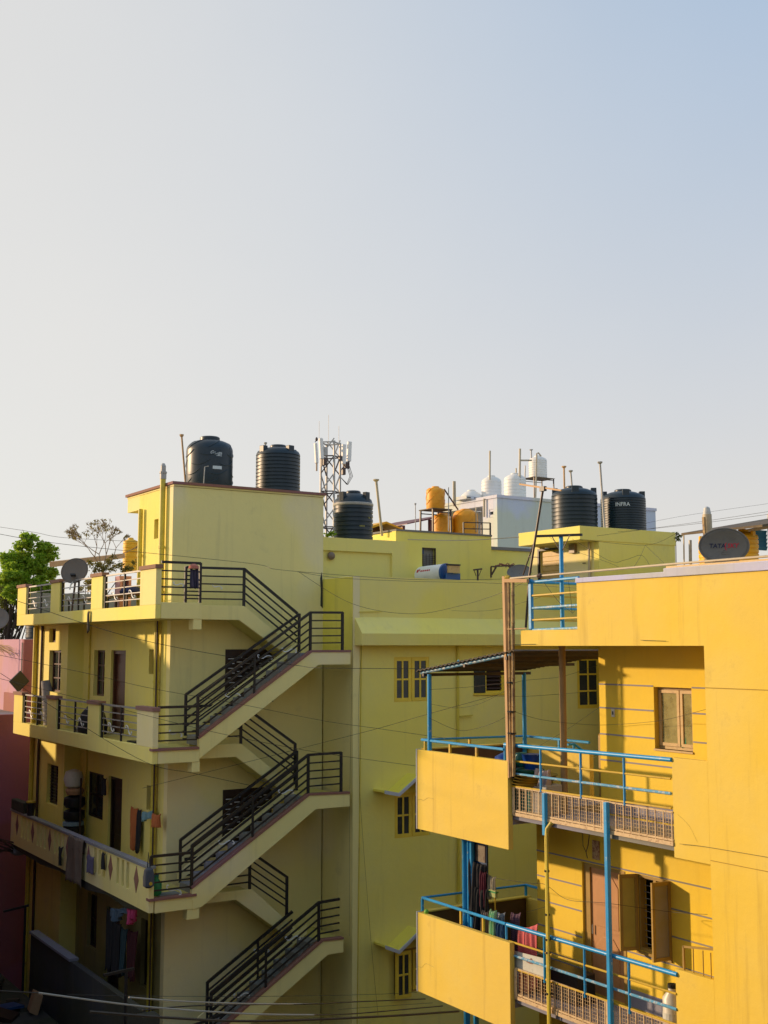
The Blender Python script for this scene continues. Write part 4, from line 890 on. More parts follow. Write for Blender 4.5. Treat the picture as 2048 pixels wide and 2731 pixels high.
# orange tanks
def steel_stand(label, c, w_, d_, h, mat='dark_metal'):
    t = thing('tank_stand', label, 'tank stand', c)
    x, y, z = c
    for sx in (-1, 1):
        for sy in (-1, 1): obj('leg', MB().bar((x+sx*w_, y+sy*d_, z), (x+sx*w_*0.96, y+sy*d_*0.96, z+h-0.03), 0.025), mat, t)
    obj('platform', MB().box(x-w_-0.03, x+w_+0.03, y-d_-0.03, y+d_+0.03, z+h-0.03, z+h), 'tin', t)
    for sy in (-1, 1): obj('brace', MB().bar((x-w_, y+sy*d_, z+h-0.12), (x+w_, y+sy*d_, z+h-0.12), 0.015), mat, t)
    return t
zs_ = 14.369
steel_stand('brown steel frame raising the small orange tank above the yellow roof', (21.8, 31.0, zs_-1.05), 0.36, 0.36, 1.05)
tank_swirl('small orange tank standing high on a brown steel frame', (21.8, 31.0, zs_), 0.30, 0.70, None, 'tank_orange', lid=0.04)
GO = 'orange tanks behind the yellow roof'
tank_swirl('left lower orange tank partly hidden behind the steel frame', (22.3, 31.3, 13.2), 0.35, 1.08, GO, 'tank_orange', lid=0.03)
tank_swirl('right lower orange tank behind the small black roof railing', (23.0, 31.0, 13.2), 0.41, 1.22, GO, 'tank_orange', lid=0.03)
rk = thing('roof_rail', 'small black railing in front of the lower orange tanks', 'railing', (23.3, 30.0, 13.1))
P = [(22.176, 30.000, 13.885), (22.893, 30.000, 13.900), (23.243, 30.000, 13.928)]
for p in P: obj('rail_post', MB().box(p[0]-0.02, p[0]+0.02, p[1]-0.02, p[1]+0.02, 13.08, p[2]), 'black_metal', rk)
for f in (0, 0.2, 0.42): obj('rail_bar', MB().bar((P[0][0], P[0][1], P[0][2]-f), (P[2][0], P[2][1], P[2][2]-f), 0.014), 'black_metal', rk)
# white tanks far behind
GW_ = 'white tanks on the far pale building'
tank_ribbed('left of the two big white tanks on the pale building roof', (37.3, 48.0, 17.301), 0.52, 1.12, GW_, 'tank_white', 6, 0.27, 0)
tank_ribbed('taller right one of the two big white tanks on the pale building roof', (38.85, 48.0, 17.301), 0.58, 1.36, GW_, 'tank_white', 7, 0.28, 0)
tank_ribbed('low white tank peeking out left of the two big white tanks', (36.45, 48.6, 17.301), 0.56, 0.3, GW_, 'tank_white', 3, 0.35, 0)
steel_stand('dark steel stand under the small white tank', (40.845, 48.5, 17.3), 0.7, 0.5, 18.933-17.3)
tank_ribbed('small white tank on a tall dark stand above the pale building', (40.845, 48.5, 18.933), 0.49, 0.98, None, 'tank_white', 7, 0.2, 0)
# yellow tanks
tank_ribbed('yellow tank behind the bare tree at the left', (16.78, 45.0, 12.9), 0.30, 1.2, None, 'tank_yellow', 6, 0.12, 0)
GY = 'yellow tanks behind the satellite dish'
tank_ribbed('yellow tank showing at the left edge of the lettered dish', (21.9, 19.6, 11.7), 0.32, 0.78, GY, 'tank_yellow', 6, 0.14, 3)
tank_ribbed('yellow tank showing at the right edge of the lettered dish', (23.5, 20.0, 11.9), 0.36, 0.80, GY, 'tank_yellow', 6, 0.14, 3)
tank_ribbed('black ringed tank on the pink house beside the left balcony', (10.9, 36.8, 10.21), 0.48, 0.62, None, 'tank_black', 4, 0.1, 0)

# ================================================================ BACKGROUND BUILDINGS
wb = thing('pale_building', 'tall pale mint and cream building behind the yellow roofs, with white tanks on top', 'building', (35.3, 45.0, -1.1))
obj('front_wall', MB().box(35.3, 46, 45.0, 45.3, -1.1, 17.15), 'mint_wall', wb)
m = MB().wall_x(35.3, 35.6, 45.301, 50.1, -1.1, 17.15, [(46.149, 49.6, 13.2, 16.851), (45.137, 45.631, 16.232, 16.631)])
obj('side_wall', m, 'white_wall', wb)
obj('roof_slab', MB().box(35.25, 46.05, 44.95, 50.15, 17.151, 17.3), 'white_wall', wb)
obj('terrace_wall', MB().box(38.2, 38.4, 45.301, 50.1, -1.1, 17.15).box(35.6, 38.2, 49.9, 50.1, -1, 17.1).box(35.6, 38.2, 45.4, 49.9, 12.9, 13.1), 'white_wall', wb)
lw = obj('louvre_window', MB().box(35.42, 35.44, 45.137, 45.631, 16.232, 16.631), 'glass', wb)
for k in range(4): obj('louvre', MB().box(35.33, 35.41, 45.137, 45.631, 16.246+0.27*k, 16.246+0.27*k+0.12), 'white_wall', lw)
obj('drain_pipe', MB().path([(35.200, 45.902, 17.190), (35.200, 45.916, 16.286)], 0.05, 6), 'pvc', wb)
y_ = 45.258; obj('dark_window', MB().box(35.22, 35.299, y_-0.6, y_+0.6, 13.981, 14.389), 'glass', wb)
pb = obj('vent_block', MB().box(34.939, 35.496, 47, 48, 17.301, 17.457), 'white_wall', wb)
for k in range(3): obj('vent_slot', MB().box(34.989+0.42*k, 34.989+0.42*k+0.2, 46.97, 46.999, 17.34, 17.457-0.08), 'dark_room', pb)
mb_ = thing('maroon_shed_roof', 'maroon sloping sheet roof with violet underside between the orange tanks and the sky', 'shed', (24.0, 38.0, 13.0))
obj('roof_sheet', MB().prism([(25.038, 14.665), (26.793, 15.119), (26.793, 15.032), (25.038, 14.634)], 37.5, 41, 'xz'), 'tin_maroon', mb_)
obj('end_sheet', MB().prism([(25.787, 14.664), (25.787, 14.792), (26.793, 15.021), (26.791, 14.708)], 40.5, 40.6, 'xz'), 'tin_violet', mb_)
obj('post', MB().box(25.214-0.06, 25.214+0.06, 38, 38.12, 12, 14.643), 'tin_maroon', mb_); obj('post', MB().box(26.509-0.07, 26.509+0.07, 38, 38.12, 12, 14.940), 'tin_maroon', mb_)
yb2 = thing('yellow_gable_shed', 'little yellow gabled roof showing behind the banded black tank', 'shed', (20.3, 33.0, 12.5))
g0, g1, g2 = (20.709, 33.000, 13.999), (20.949, 33.000, 14.080), (21.596, 33.000, 13.879)
obj('roof', MB().prism([(g0[0]-0.4, g0[2]-0.12), (g1[0], g1[2]), (g2[0], g2[2]), (g2[0], g2[2]-0.05), (g1[0], g1[2]-0.07), (g0[0]-0.4, g0[2]-0.2)], 32.6, 35, 'xz'), 'tank_yellow', yb2)
obj('gable', MB().prism([(g0[0]-0.3, 12.6), (g2[0]-0.1, 12.6), (g2[0]-0.25, g2[2]-0.05), (g1[0], g1[2]-0.08), (g0[0]-0.3, g0[2]-0.2)], 33.2, 33.3, 'xz'), 'amber_dark', yb2)
# backdrop house the orange tanks stand on
ob = thing('rear_house', 'flat roofed house hidden behind the middle building, carrying the orange tanks', 'house', (22.0, 32.5, -1.1))
obj('wall', MB().box(17.0, 26.0, 30.3, 36.0, -1.1, 13.1), 'lime', ob)
obj('roof_slab', MB().box(16.95, 26.05, 30.25, 36.05, 13.101, 13.2), 'roof_grey', ob)
# pink house at the left end
ph = thing('pink_house', 'pink and magenta house closing the lane at the left edge', 'house', (8.0, 36.0, -1.1))
obj('upper_wall', MB().box(10.15, 16.0, 36.0, 36.2, 8.0, 10.2), 'pink_red', ph)  # same pink house; this face carries its shade as a darker tone
obj('upper_side_wall', MB().box(10.15, 10.35, 36.201, 44, 8.0, 10.2).box(9.2, 10.149, 41.0, 41.2, 8.0, 10.2), 'pink', ph)
obj('lower_wall', MB().box(2.0, 16.0, 34.9, 35.1, -1.1, 8.03), 'magenta', ph)
obj('terrace_slab', MB().box(2.0, 16.0, 35.101, 44, 7.8, 8.0), 'roof_grey', ph); obj('roof_slab', MB().box(10.351, 16, 36.201, 44, 10.0, 10.19), 'roof_grey', ph)
obj('side_wall', MB().box(2.0, 2.2, 35.101, 44, -1.1, 7.79), 'magenta', ph)
y_ = 37.256; obj('red_door', MB().box(10.10, 10.149, 36.692, 37.874, 8.0, 8.560), 'pink_red', ph)
obj('conduit', MB().path([(10.12, 36.084, 8.1), (10.12, 36.084, 10.1)], 0.02, 6), 'pvc_grey', ph)
c_ = (10.013, 35.900, 8.943); tag(obj('hanging_lamp', MB().obox(c_, (0.16, 0.0, 0.16), (0, 0.05, 0), (-0.14, 0, 0.16)), 'black_metal', bevel=0.01), 'black square floodlight hanging before the pink wall', 'floodlight')
# palm frond canopy on the pink house
fr = MB()
for k in range(26):
    u = random.random(); 
    p = Vector((9.6, 38.5-u*2.2, 10.0+random.uniform(-0.08, 0.05))); q = p+Vector((random.uniform(-0.1, 0.5), -random.uniform(0.3, 0.9), random.uniform(-0.3, -0.02)))
    fr.path([p, (p+q)/2+Vector((0, 0, 0.05)), q], [0.012, 0.012, 0.004], 5)
tag(obj('dry_fronds', fr, 'timber'), 'bundle of dry sticks hanging over the pink wall', 'dry branches')
# right background: dark shed roof with blue sheets, on a plain house
nb = thing('rear_right_house', 'plain house behind the amber parapet with a dark shed roof and blue sheet wall', 'house', (25.0, 20.0, -1.1))
obj('wall', MB().box(20.6, 32.0, 18.6, 21.9, -1.1, 11.7), 'amber', nb)
a, b = (22.889, 20.500, 12.899), (25.058, 20.500, 13.270)
dx = b[0]-a[0]; sl = (b[2]-a[2])/dx
obj('shed_roof', MB().prism([(a[0], a[2]), (a[0]+6, a[2]+sl*6), (a[0]+6, a[2]+sl*6-0.06), (a[0], a[2]-0.06)], 18.9, 21.5, 'xz'), 'tin', nb)
obj('shed_beam', MB().prism([(a[0]+0.6, a[2]+sl*0.6-0.13), (a[0]+6, a[2]+sl*6-0.13), (a[0]+6, a[2]+sl*6-0.22), (a[0]+0.6, a[2]+sl*0.6-0.2)], 20.2, 20.4, 'xz'), 'frame_cream', nb)
bs = MB(); c = (25.353, 21.400, 13.018); e = (26.059, 21.400, 12.578)
for k in range(5):
    z0 = e[2]+(c[2]+0.1-e[2])*k/5; z1 = e[2]+(c[2]+0.1-e[2])*(k+1)/5
    bs.prism([(21.40, z0), (21.36, z1), (21.40, z1), (21.44, z0)], c[0]-0.4, e[0], 'yz')
obj('blue_sheet', bs, 'tin_blue', nb)
obj('shed_post', MB().box(e[0], e[0]+0.05, 21.3, 21.35, 11.7, e[2]+1.0), 'white_metal', nb)
# tall soil pipe with cowl near the dish
vp = thing('vent_pipe', 'fat cream vent pipe with a slotted cowl left of the lettered dish', 'pipe', (21.093, 19.000, 12.607))
b_, t_ = (21.104, 19.000, 12.591), (21.094, 19.000, 13.047)
obj('pipe', MB().path([(b_[0]+0.02, 19.0, 11.7), t_], 0.105, 14), 'pvc', vp, smooth=True)
obj('cowl', MB().lathe(t_, [(0.09, 0), (0.09, 0.06), (0.085, 0.06), (0.07, 0.15), (0.03, 0.18)], 14), 'white_metal', vp, smooth=True)
tag(obj('rusty_rod', MB().bar((20.892, 18.900, 12.540), (20.871, 18.900, 12.960), 0.03), 'bamboo'), 'rusty flat post strapped beside the cream vent pipe', 'post')
for k, (x, y0, y1, mt, r, lab) in enumerate(((448, 850, 440, 'pvc', 0.02, 'thin cream pole with a short cross piece between the head room and the dish'), (540, 850, 540, 'pvc_grey', 0.045, 'stubby grey pipe left of the yellow tank by the dish'), (335, 860, 600, 'dark_metal', 0.012, 'thin dark antenna mast at the right edge of the head room'))):
    p = pq = None
    pts = [[(23.482, 22.000, 12.193), (23.513, 22.000, 12.968)], [(23.723, 22.000, 12.202), (23.748, 22.000, 12.797)], [(25.296, 24.000, 12.360), (25.317, 24.000, 12.903)]][k]
    tag(obj('roof_pole', MB().path([(pts[0][0], pts[0][1], pts[0][2]-0.6), pts[1]], r, 8), mt), lab, 'pole')

# ================================================================ CELL TOWER
tw = thing('cell_tower', 'lattice mobile phone mast with white panel antennas behind the roofs', 'mast', (46.0, 80, -1.1))
TX, TYc = 46.05, 80.0
L3 = [(TX-0.95, TYc-0.3), (TX+0.85, TYc-0.2), (TX-0.1, TYc-0.9), (TX+0.2, TYc+0.8)]
zt = 26.0
for x, y in L3: obj('mast_leg', MB().bar((x, y, -1.1), (x*0.999+TX*0.001, y, zt), 0.065), 'pvc_grey', tw)
for k in range(13):
    z = 8+k*1.4
    for i, j in ((0, 2), (2, 1), (1, 3), (3, 0)):
        p, q = L3[i], L3[j]
        if z < 25: obj('lattice_bar', MB().bar((p[0], p[1], z), (q[0], q[1], z+1.4), 0.04), 'dark_metal' if k % 2 else 'pvc_grey', tw)
    if k in (0, 3, 6, 8, 10, 12): 
        for i, j in ((0, 2), (2, 1), (1, 3), (3, 0)): obj('lattice_ring', MB().bar((*L3[i], z), (*L3[j], z), 0.045), 'dark_metal', tw)
for i, j in ((0, 2), (2, 1), (1, 3), (3, 0)): obj('lattice_ring', MB().bar((*L3[i], zt-0.1), (*L3[j], zt-0.1), 0.045), 'pvc_grey', tw)
for (top, bot, w_) in (((44.217, 79.000, 25.625), (44.327, 79.000, 24.045), 0.11), ((44.679, 79.000, 26.042), (44.788, 79.000, 24.432), 0.15), ((46.768, 79.000, 25.761), (46.746, 79.000, 24.185), 0.15), ((47.290, 79.000, 26.025), (47.223, 79.000, 24.439), 0.17)):
    top = Vector(top); bot = Vector(bot); ax = (top-bot)
    an = obj('panel_antenna', MB().obox((top+bot)/2, ax/2, (w_, 0, 0), (0, 0.12, 0)), 'tank_white', tw, bevel=0.04)
    obj('mount', MB().bar(bot+Vector((0, 0, -0.6)), bot+Vector((0, 0, 0.2)), 0.05), 'dark_metal', an)
for (p, s_) in (((45.096, 79.000, 25.045), 0.26), ((45.059, 79.000, 24.231), 0.22), ((46.456, 79.000, 24.638), 0.15), ((47.007, 79.000, 24.119), 0.2), ((46.778, 79.000, 23.622), 0.22)):
    obj('radio_box', MB().box(p[0]-s_*0.6, p[0]+s_*0.6, 78.9, 79.2, p[2]-s_*1.3, p[2]+s_*1.3), 'dark_metal' if s_ < 0.23 else 'pvc_grey', tw, bevel=0.03)
for k, dx in enumerate((0, 0.12, 0.25)):
    p = (47.036, 79.000, 24.083); obj('feeder_cable', MB().path([(p[0]+dx, 79, p[2]), (p[0]+0.3+dx, 79, p[2]-0.8), (p[0]+dx*0.5, 79, p[2]-1.5), (p[0]-0.5, 79, p[2]-1.0)], 0.025, 5), 'cable', tw)
for x, z in ((TX-0.95, 27.6), (TX-0.1, 28.2), (TX+0.85, 27.4)): obj('lightning_rod', MB().path([(x, TYc, 25.9), (x, TYc, z)], 0.018, 5), 'pvc_grey', tw)
tag(obj('tower_bird', MB().lathe((44.313, 79.000, 25.932), [(0.02, -0.16), (0.10, -0.08), (0.11, 0.02), (0.07, 0.12), (0.02, 0.17)], 8).path([(44.257, 79.000, 25.803), (44.174, 79.000, 25.695)], 0.03, 5), 'dark_metal', smooth=True), 'dark bird perched on the leftmost panel antenna of the mast', 'bird')

# ================================================================ POLES ON THE ROOFS
def pole(label, p, q, r, mat='pvc', tee=0.0, name='roof_pole'):
    t = obj(name, MB().path([p, q], r, 8), mat); tag(t, label, 'pole')
    if tee: obj('cross_piece', MB().lathe((q[0], q[1], q[2]), [(r*0.9, -0.04), (r*2.4, 0.0), (r*2.4, 0.03), (r, 0.035)], 8), mat, t)
    return t
pole('brown vent pole left of the domed black tank', (11.0, 25.9, 13.6), (10.856, 25.900, 14.962), 0.022, 'timber', 1)
pole('stub of a pole rising behind the ribbed roof tank', (13.35, 26.6, 13.6), (13.433, 26.600, 15.113), 0.018, 'pvc_grey', 1)
pole('leaning pale pole right of the banded black tank', (16.887, 26.500, 12.916), (16.697, 26.500, 14.402), 0.035, 'pvc', 1)
pole('very thin pole between the banded tank and the maroon roof', (21.020, 31.000, 13.648), (21.013, 31.000, 14.496), 0.014, 'pvc_grey', 1)
pole('left twin pole behind the raised orange tank', (33.424, 46.000, 16.717), (33.434, 46.000, 17.938), 0.05, 'pvc'); pole('right twin pole behind the raised orange tank', (33.522, 46.000, 16.724), (33.507, 46.000, 17.943), 0.04, 'pvc')
pole('slanting strut from the raised orange tank down to the pale roof', (23.065, 31.500, 14.493), (22.506, 31.500, 15.139), 0.025, 'dark_metal')
pole('bent grey feed pipe beside the raised orange tank', (22.024, 30.600, 13.646), (22.035, 30.600, 15.071), 0.016, 'pvc_grey')
pole('cream drain pole in front of the pale terrace', (23.126, 30.600, 13.681), (23.135, 30.600, 14.481), 0.02, 'pvc')
pole('tall thin pole behind the left white tank', (36.804, 47.500, 18.445), (36.831, 47.500, 19.945), 0.05, 'pvc')
pole('tall pole left of the small white tank', (38.758, 47.500, 18.302), (38.811, 47.500, 20.233), 0.06, 'pvc'); pole('short pole above the small white tank', (39.579, 47.500, 19.806), (39.566, 47.500, 20.235), 0.04, 'pvc_grey', 1)
tag(obj('pipe_arm', MB().path([(38.801, 47.500, 19.616), (39.577, 47.500, 19.682)], 0.05, 6).path([(39.825, 47.500, 17.722), (39.944, 47.500, 20.086), (40.051, 47.500, 20.129), (40.239, 47.500, 19.963)], 0.04, 6), 'pvc'), 'white pipework feeding the small white tank on the tall stand', 'pipe')
pole('thin pole in front of the right white tank', (39.747, 49.000, 17.931), (39.753, 49.000, 19.473), 0.04, 'pvc'); pole('thin pole at the right edge of the white tanks', (40.293, 49.000, 17.912), (40.388, 49.000, 19.670), 0.035, 'pvc_grey')
pole('orange vent pole behind the left tank of the pair', (23.773, 27.000, 14.728), (23.770, 27.000, 15.406), 0.03, 'timber', 1); pole('short grey vent pole behind the left tank of the pair', (24.086, 27.000, 14.750), (24.036, 27.000, 15.298), 0.028, 'pvc_grey', 1)
pole('tall grey pole leaning in front of the tank pair', (22.611, 24.050, 13.231), (22.488, 24.050, 15.045), 0.03, 'pvc_grey', 1)
# mast tripod with a boom beside the blue roof rail
tp = thing('antenna_tripod', 'dark leaning steel tripod mast with a boom at the top, behind the blue roof railing', 'mast', (12.900, 15.600, 11.176))
obj('mast', MB().path([(12.900, 15.693, 10.308), (12.900, 15.579, 11.189), (12.900, 15.192, 12.626)], 0.022, 8), 'dark_metal', tp)
obj('boom', MB().bar((12.880, 15.785, 12.778), (12.880, 14.705, 12.549), 0.014), 'timber', tp); obj('clamp', MB().obox((12.880, 15.169, 12.627), (0.03, 0, 0), (0, 0.06, 0), (0, 0, 0.04)), 'black_metal', tp)
obj('stay', MB().path([(13.100, 15.989, 11.229), (12.950, 15.525, 11.718)], 0.012, 6), 'dark_metal', tp); obj('stay_rung', MB().path([(13.000, 15.722, 11.520), (13.000, 15.459, 11.495)], 0.008, 6), 'dark_metal', tp)
# bamboo and timber poles tied together in front of the amber terrace
bb = thing('bamboo_bundle', 'bundle of bamboo and timber poles tied upright before the upper right terrace', 'poles', (12.66, 16.15, 7.25))
for k, (x0, x1, r, mt) in enumerate(((742, 782, 0.035, 'timber'), (757, 790, 0.022, 'bamboo'), (775, 806, 0.03, 'bamboo'))):
    a = [(12.740, 15.986, 7.784), (12.740, 15.942, 7.799), (12.740, 15.869, 7.817)][k]; b = [(12.740, 16.054, 11.192), (12.740, 15.940, 11.147), (12.740, 15.828, 11.094)][k]
    if k == 0: obj('timber_batten', MB().bar(a, b, 0.035, 0.03), mt, bb)
    else:
        o = obj('bamboo_pole', MB().path([lerp(a, b, t) for t in (0, .25, .5, .75, 1)], [r, r*1.05, r*0.95, r, r*0.9], 10), mt, bb, smooth=True)
        for j in range(7):
            c = lerp(a, b, (j+0.5)/7); obj('bamboo_node', MB().lathe(c, [(r*0.95, -0.02), (r*1.16, 0), (r*0.95, 0.02)], 10), 'bamboo', o)
for p in ((12.730, 15.906, 9.379), (12.730, 15.897, 8.893), (12.730, 15.894, 8.531)): obj('wire_tie', MB().lathe(p, [(0.075, -0.012), (0.075, 0.012)], 10), 'black_metal', bb)
bo = thing('timber_crosspole', 'long pale pole laid along the amber roof parapet to the bamboo bundle', 'pole', (12.75, 14.0, 11.17))
obj('pole', MB().path([(12.740, 16.042, 11.149), (12.760, 15.073, 11.157), (12.86, 12.3, 11.19), (12.88, 9.0, 11.20)], 0.018, 8), 'pvc', bo, smooth=True)
obj('batten', MB().bar((12.720, 16.018, 11.115), (12.780, 15.478, 11.091), 0.03), 'timber', bo)
obj('rope_knot', MB().lathe((12.740, 15.975, 11.164), [(0.03, -0.06), (0.055, 0), (0.03, 0.06)], 8, 'y'), 'basket', bo); obj('rope_knot', MB().lathe((12.750, 15.134, 11.156), [(0.035, -0.04), (0.045, 0), (0.035, 0.04)], 8, 'y'), 'dark_metal', bo)
obj('strut', MB().path([(12.720, 15.966, 10.281), (12.780, 15.538, 10.290)], 0.012, 6), 'timber', bo)

# ================================================================ DISHES, SOLAR HEATER
def dish(label, c, n, rx, rz, depth, mat, txt=False):
    """offset dish: n is the facing direction"""
    t = thing('satellite_dish', label, 'satellite dish', c)
    n = Vector(n).normalized(); u = Vector((0, 0, 1)).cross(n).normalized(); v = n.cross(u)
    c = Vector(c); vs = [c - n*depth]; fs = []; N, K = 40, 7
    for k in range(1, K+1):
        f = k/K
        for i in range(N):
            a = 2*math.pi*i/N; vs.append(c + u*rx*f*math.cos(a) + v*rz*f*math.sin(a) - n*depth*(1-f*f))
    for i in range(N): fs.append((0, 1+i, 1+(i+1)%N))
    for k in range(K-1):
        for i in range(N): fs.append((1+k*N+i, 1+(k+1)*N+i, 1+(k+1)*N+(i+1)%N, 1+k*N+(i+1)%N))
    obj('reflector', MB().add(vs, fs), mat, t, smooth='all', solid=0.012)
    rim = [c + u*rx*math.cos(2*math.pi*i/N) + v*rz*math.sin(2*math.pi*i/N) for i in range(N+1)]
    obj('rim', MB().path(rim, 0.012, 6), mat, t)
    return t, c, n, u, v
fd = Vector((-math.sin(R(48)), -math.cos(R(48)), 0.12))
pc = (13.620, 11.962, 11.470)
td, c, n, u, v = dish('dark grey oval satellite dish lettered in navy and red on the amber roof', pc, fd, 0.355, 0.262, 0.05, 'dish_grey')
obj('mount', MB().path([c-n*0.06+v*(-0.05), c-n*0.12-v*0.2, c-n*0.12-Vector((0, 0, 0.75))], 0.025, 8), 'dark_metal', td)
def flat_text(par, txt, size, ox, oz, mat, shear=0.0):
    vs, fs = text_mesh(txt, size, 0.005, True, shear); o_ = []
    for q in vs:
        X_, Z_ = q.x+ox, q.y+oz; f2 = (X_/0.355)**2+(Z_/0.262)**2
        o_.append(c + u*X_ + v*Z_ - n*0.05*(1-f2) + n*(0.010+q.z))
    obj('lettering', MB().add(o_, fs), mat, par)
sgn = 1 if u.dot(Vector((math.cos(R(32.6)), -math.sin(R(32.6)), 0))) > 0 else -1
flat_text(td, 'TATA', 0.092, -0.095*sgn, 0.005, 'navy_print', 0.12)
flat_text(td, '(', 0.12, 0.022*sgn, 0.004, 'red_print'); flat_text(td, 'SKY', 0.092, 0.125*sgn, 0.005, 'red_print', 0.2)
obj('maker_plate', MB().path([c+u*(0.02+a_*0.055)+v*(-0.105+b_*0.018)-n*0.030 for a_, b_ in ((-1,-1),(1,-1),(1,1),(-1,1),(-1,-1))], 0.002, 4), 'dish_pale', td)
pc = (9.237, 28.600, 11.840)
t2d, c, n, u, v = dish('brownish grey satellite dish on the left roof terrace behind the balcony railing', pc, Vector((-0.55, -0.75, 0.35)), 0.33, 0.33, 0.05, 'dish_pale')
obj('feed_arm', MB().path([c-v*0.30-n*0.02, c-v*0.42+n*0.10, c-v*0.55+n*0.12], 0.02, 6), 'white_metal', t2d)
obj('feed_clamp', MB().obox(c-v*0.14+n*0.05, u*0.06, v*0.02, n*0.05), 'black_metal', t2d)
obj('mount', MB().path([c-n*0.07, c-n*0.16-v*0.1, (c.x, c.y+0.12, 10.83)], 0.025, 8), 'dark_metal', t2d)
t3d, c, n, u, v = dish('grey dish cut by the left edge of the picture', (9.594, 37.000, 10.827), Vector((-0.4, -0.85, 0.3)), 0.33, 0.33, 0.05, 'dish_grey')
obj('mount', MB().path([c-n*0.06, c-n*0.12, (c.x, c.y+0.1, 8.0)], 0.03, 6), 'dark_metal', t3d)
mp_ = (20.022, 24.600, 11.961)
t4d, c, n, u, v = dish('small dark mesh dish lying low between the yellow roofs', mp_, Vector((-0.5, -0.5, 0.6)), 0.32, 0.26, 0.07, 'dish_grey')
obj('mount', MB().path([c-n*0.07, (c.x, c.y+0.1, 10.8)], 0.02, 6), 'dark_metal', t4d)
# solar water heater
sh = thing('solar_heater', 'white solar water heater cylinder with blue ends behind the middle parapet', 'water heater', (17.385, 24.700, 11.842))
a = Vector((16.955, 24.900, 11.759)); b = Vector((17.162, 24.000, 11.799)); ax = (b-a).normalized()
rr = 0.24
obj('shell', MB().path([a, lerp(a, b, .5), b], rr, 24), 'heater', sh, smooth=True)
obj('end_cap', MB().path([b+ax*0.002, b+ax*0.06], rr*1.03, 24), 'cap_blue', sh, smooth=True)
obj('end_cap', MB().path([a-ax*0.002, a-ax*0.1], rr*1.03, 24), 'cap_blue', sh, smooth=True)
q0 = (17.209, 23.700, 11.970); 
pl = obj('collector_box', MB().box(17.066, 17.411, 23.72, 23.78, 11.799, 11.974), 'frame_cream', sh)
obj('collector_rim', MB().box(17.045, 17.419, 23.70, 23.8, 11.978, 12.015), 'black_metal', pl)
obj('blue_sheet', MB().box(17.039, 17.476, 23.79, 23.85, 11.5, 11.796), 'cap_blue', sh)
P0 = (Vector(a)+Vector(b))/2; lm = MB(); side = Vector((0, -1, 0)); side = (side-ax*side.dot(ax)).normalized()
upv = side.cross(ax) if side.cross(ax).z > 0 else ax.cross(side)
for (u0, u1, v0, v1) in ((-0.30, -0.24, -.03, .05), (-0.23, -0.20, .0, .06), (-0.17, -0.12, -.02, .02), (-0.10, -0.05, -.02, .02), (-0.03, 0.02, -.02, .02), (0.04, 0.09, -.02, .02), (0.11, 0.15, -.02, .02)):
    lm.quad(*[P0+ax*u+(side*math.cos(R(35)+v/rr)+upv*math.sin(R(35)+v/rr))*(rr+0.004) for u, v in ((u0, v0), (u1, v0), (u1, v1), (u0, v1))])
obj('printed_logo', lm, 'red_print', sh)
ts = thing('clothes_post', 'small dark T shaped clothes post on the middle roof right of the solar heater', 'post', (18.404, 24.300, 11.768))
obj('post', MB().path([(((18.406, 24.300, 11.908))[0], 24.3, 10.8), (18.406, 24.300, 11.957)], 0.025, 6), 'dark_metal', ts)
obj('cross_bar', MB().bar((18.276, 24.300, 11.938), (18.538, 24.300, 11.972), 0.02), 'dark_metal', ts)
for s_ in (((18.288, 24.300, 11.932), (18.352, 24.300, 11.784)), ((18.525, 24.300, 11.961), (18.435, 24.300, 11.786))): obj('brace', MB().path(s_, 0.01, 5), 'dark_metal', ts)
tr_ = thing('vine_trellis', 'rusty trellis frame with dry vine before the pale building', 'trellis', (19.773, 25.500, 11.867))
for p, q in (((19.767, 25.500, 11.844), (19.771, 25.500, 12.133)), ((20.531, 25.500, 11.913), (20.536, 25.500, 12.216)), ((19.771, 25.500, 12.144), (20.542, 25.500, 12.201)), ((19.788, 25.500, 11.922), (19.945, 25.500, 12.139)), ((20.412, 25.500, 12.156), (20.516, 25.500, 12.024))): obj('frame_bar', MB().bar(p, q, 0.018), 'dark_metal', tr_)
vm = MB()
for k in range(16):
    p = Vector(lerp((19.973, 25.500, 12.167), (20.513, 25.500, 12.200), random.random())); vm.path([p, p+Vector((random.uniform(-.15, .15), 0, random.uniform(-.02, .08))), p+Vector((random.uniform(-.3, .3), 0, random.uniform(-.06, .05)))], 0.012, 4)
obj('dry_vine', vm, 'pink_red', tr_)

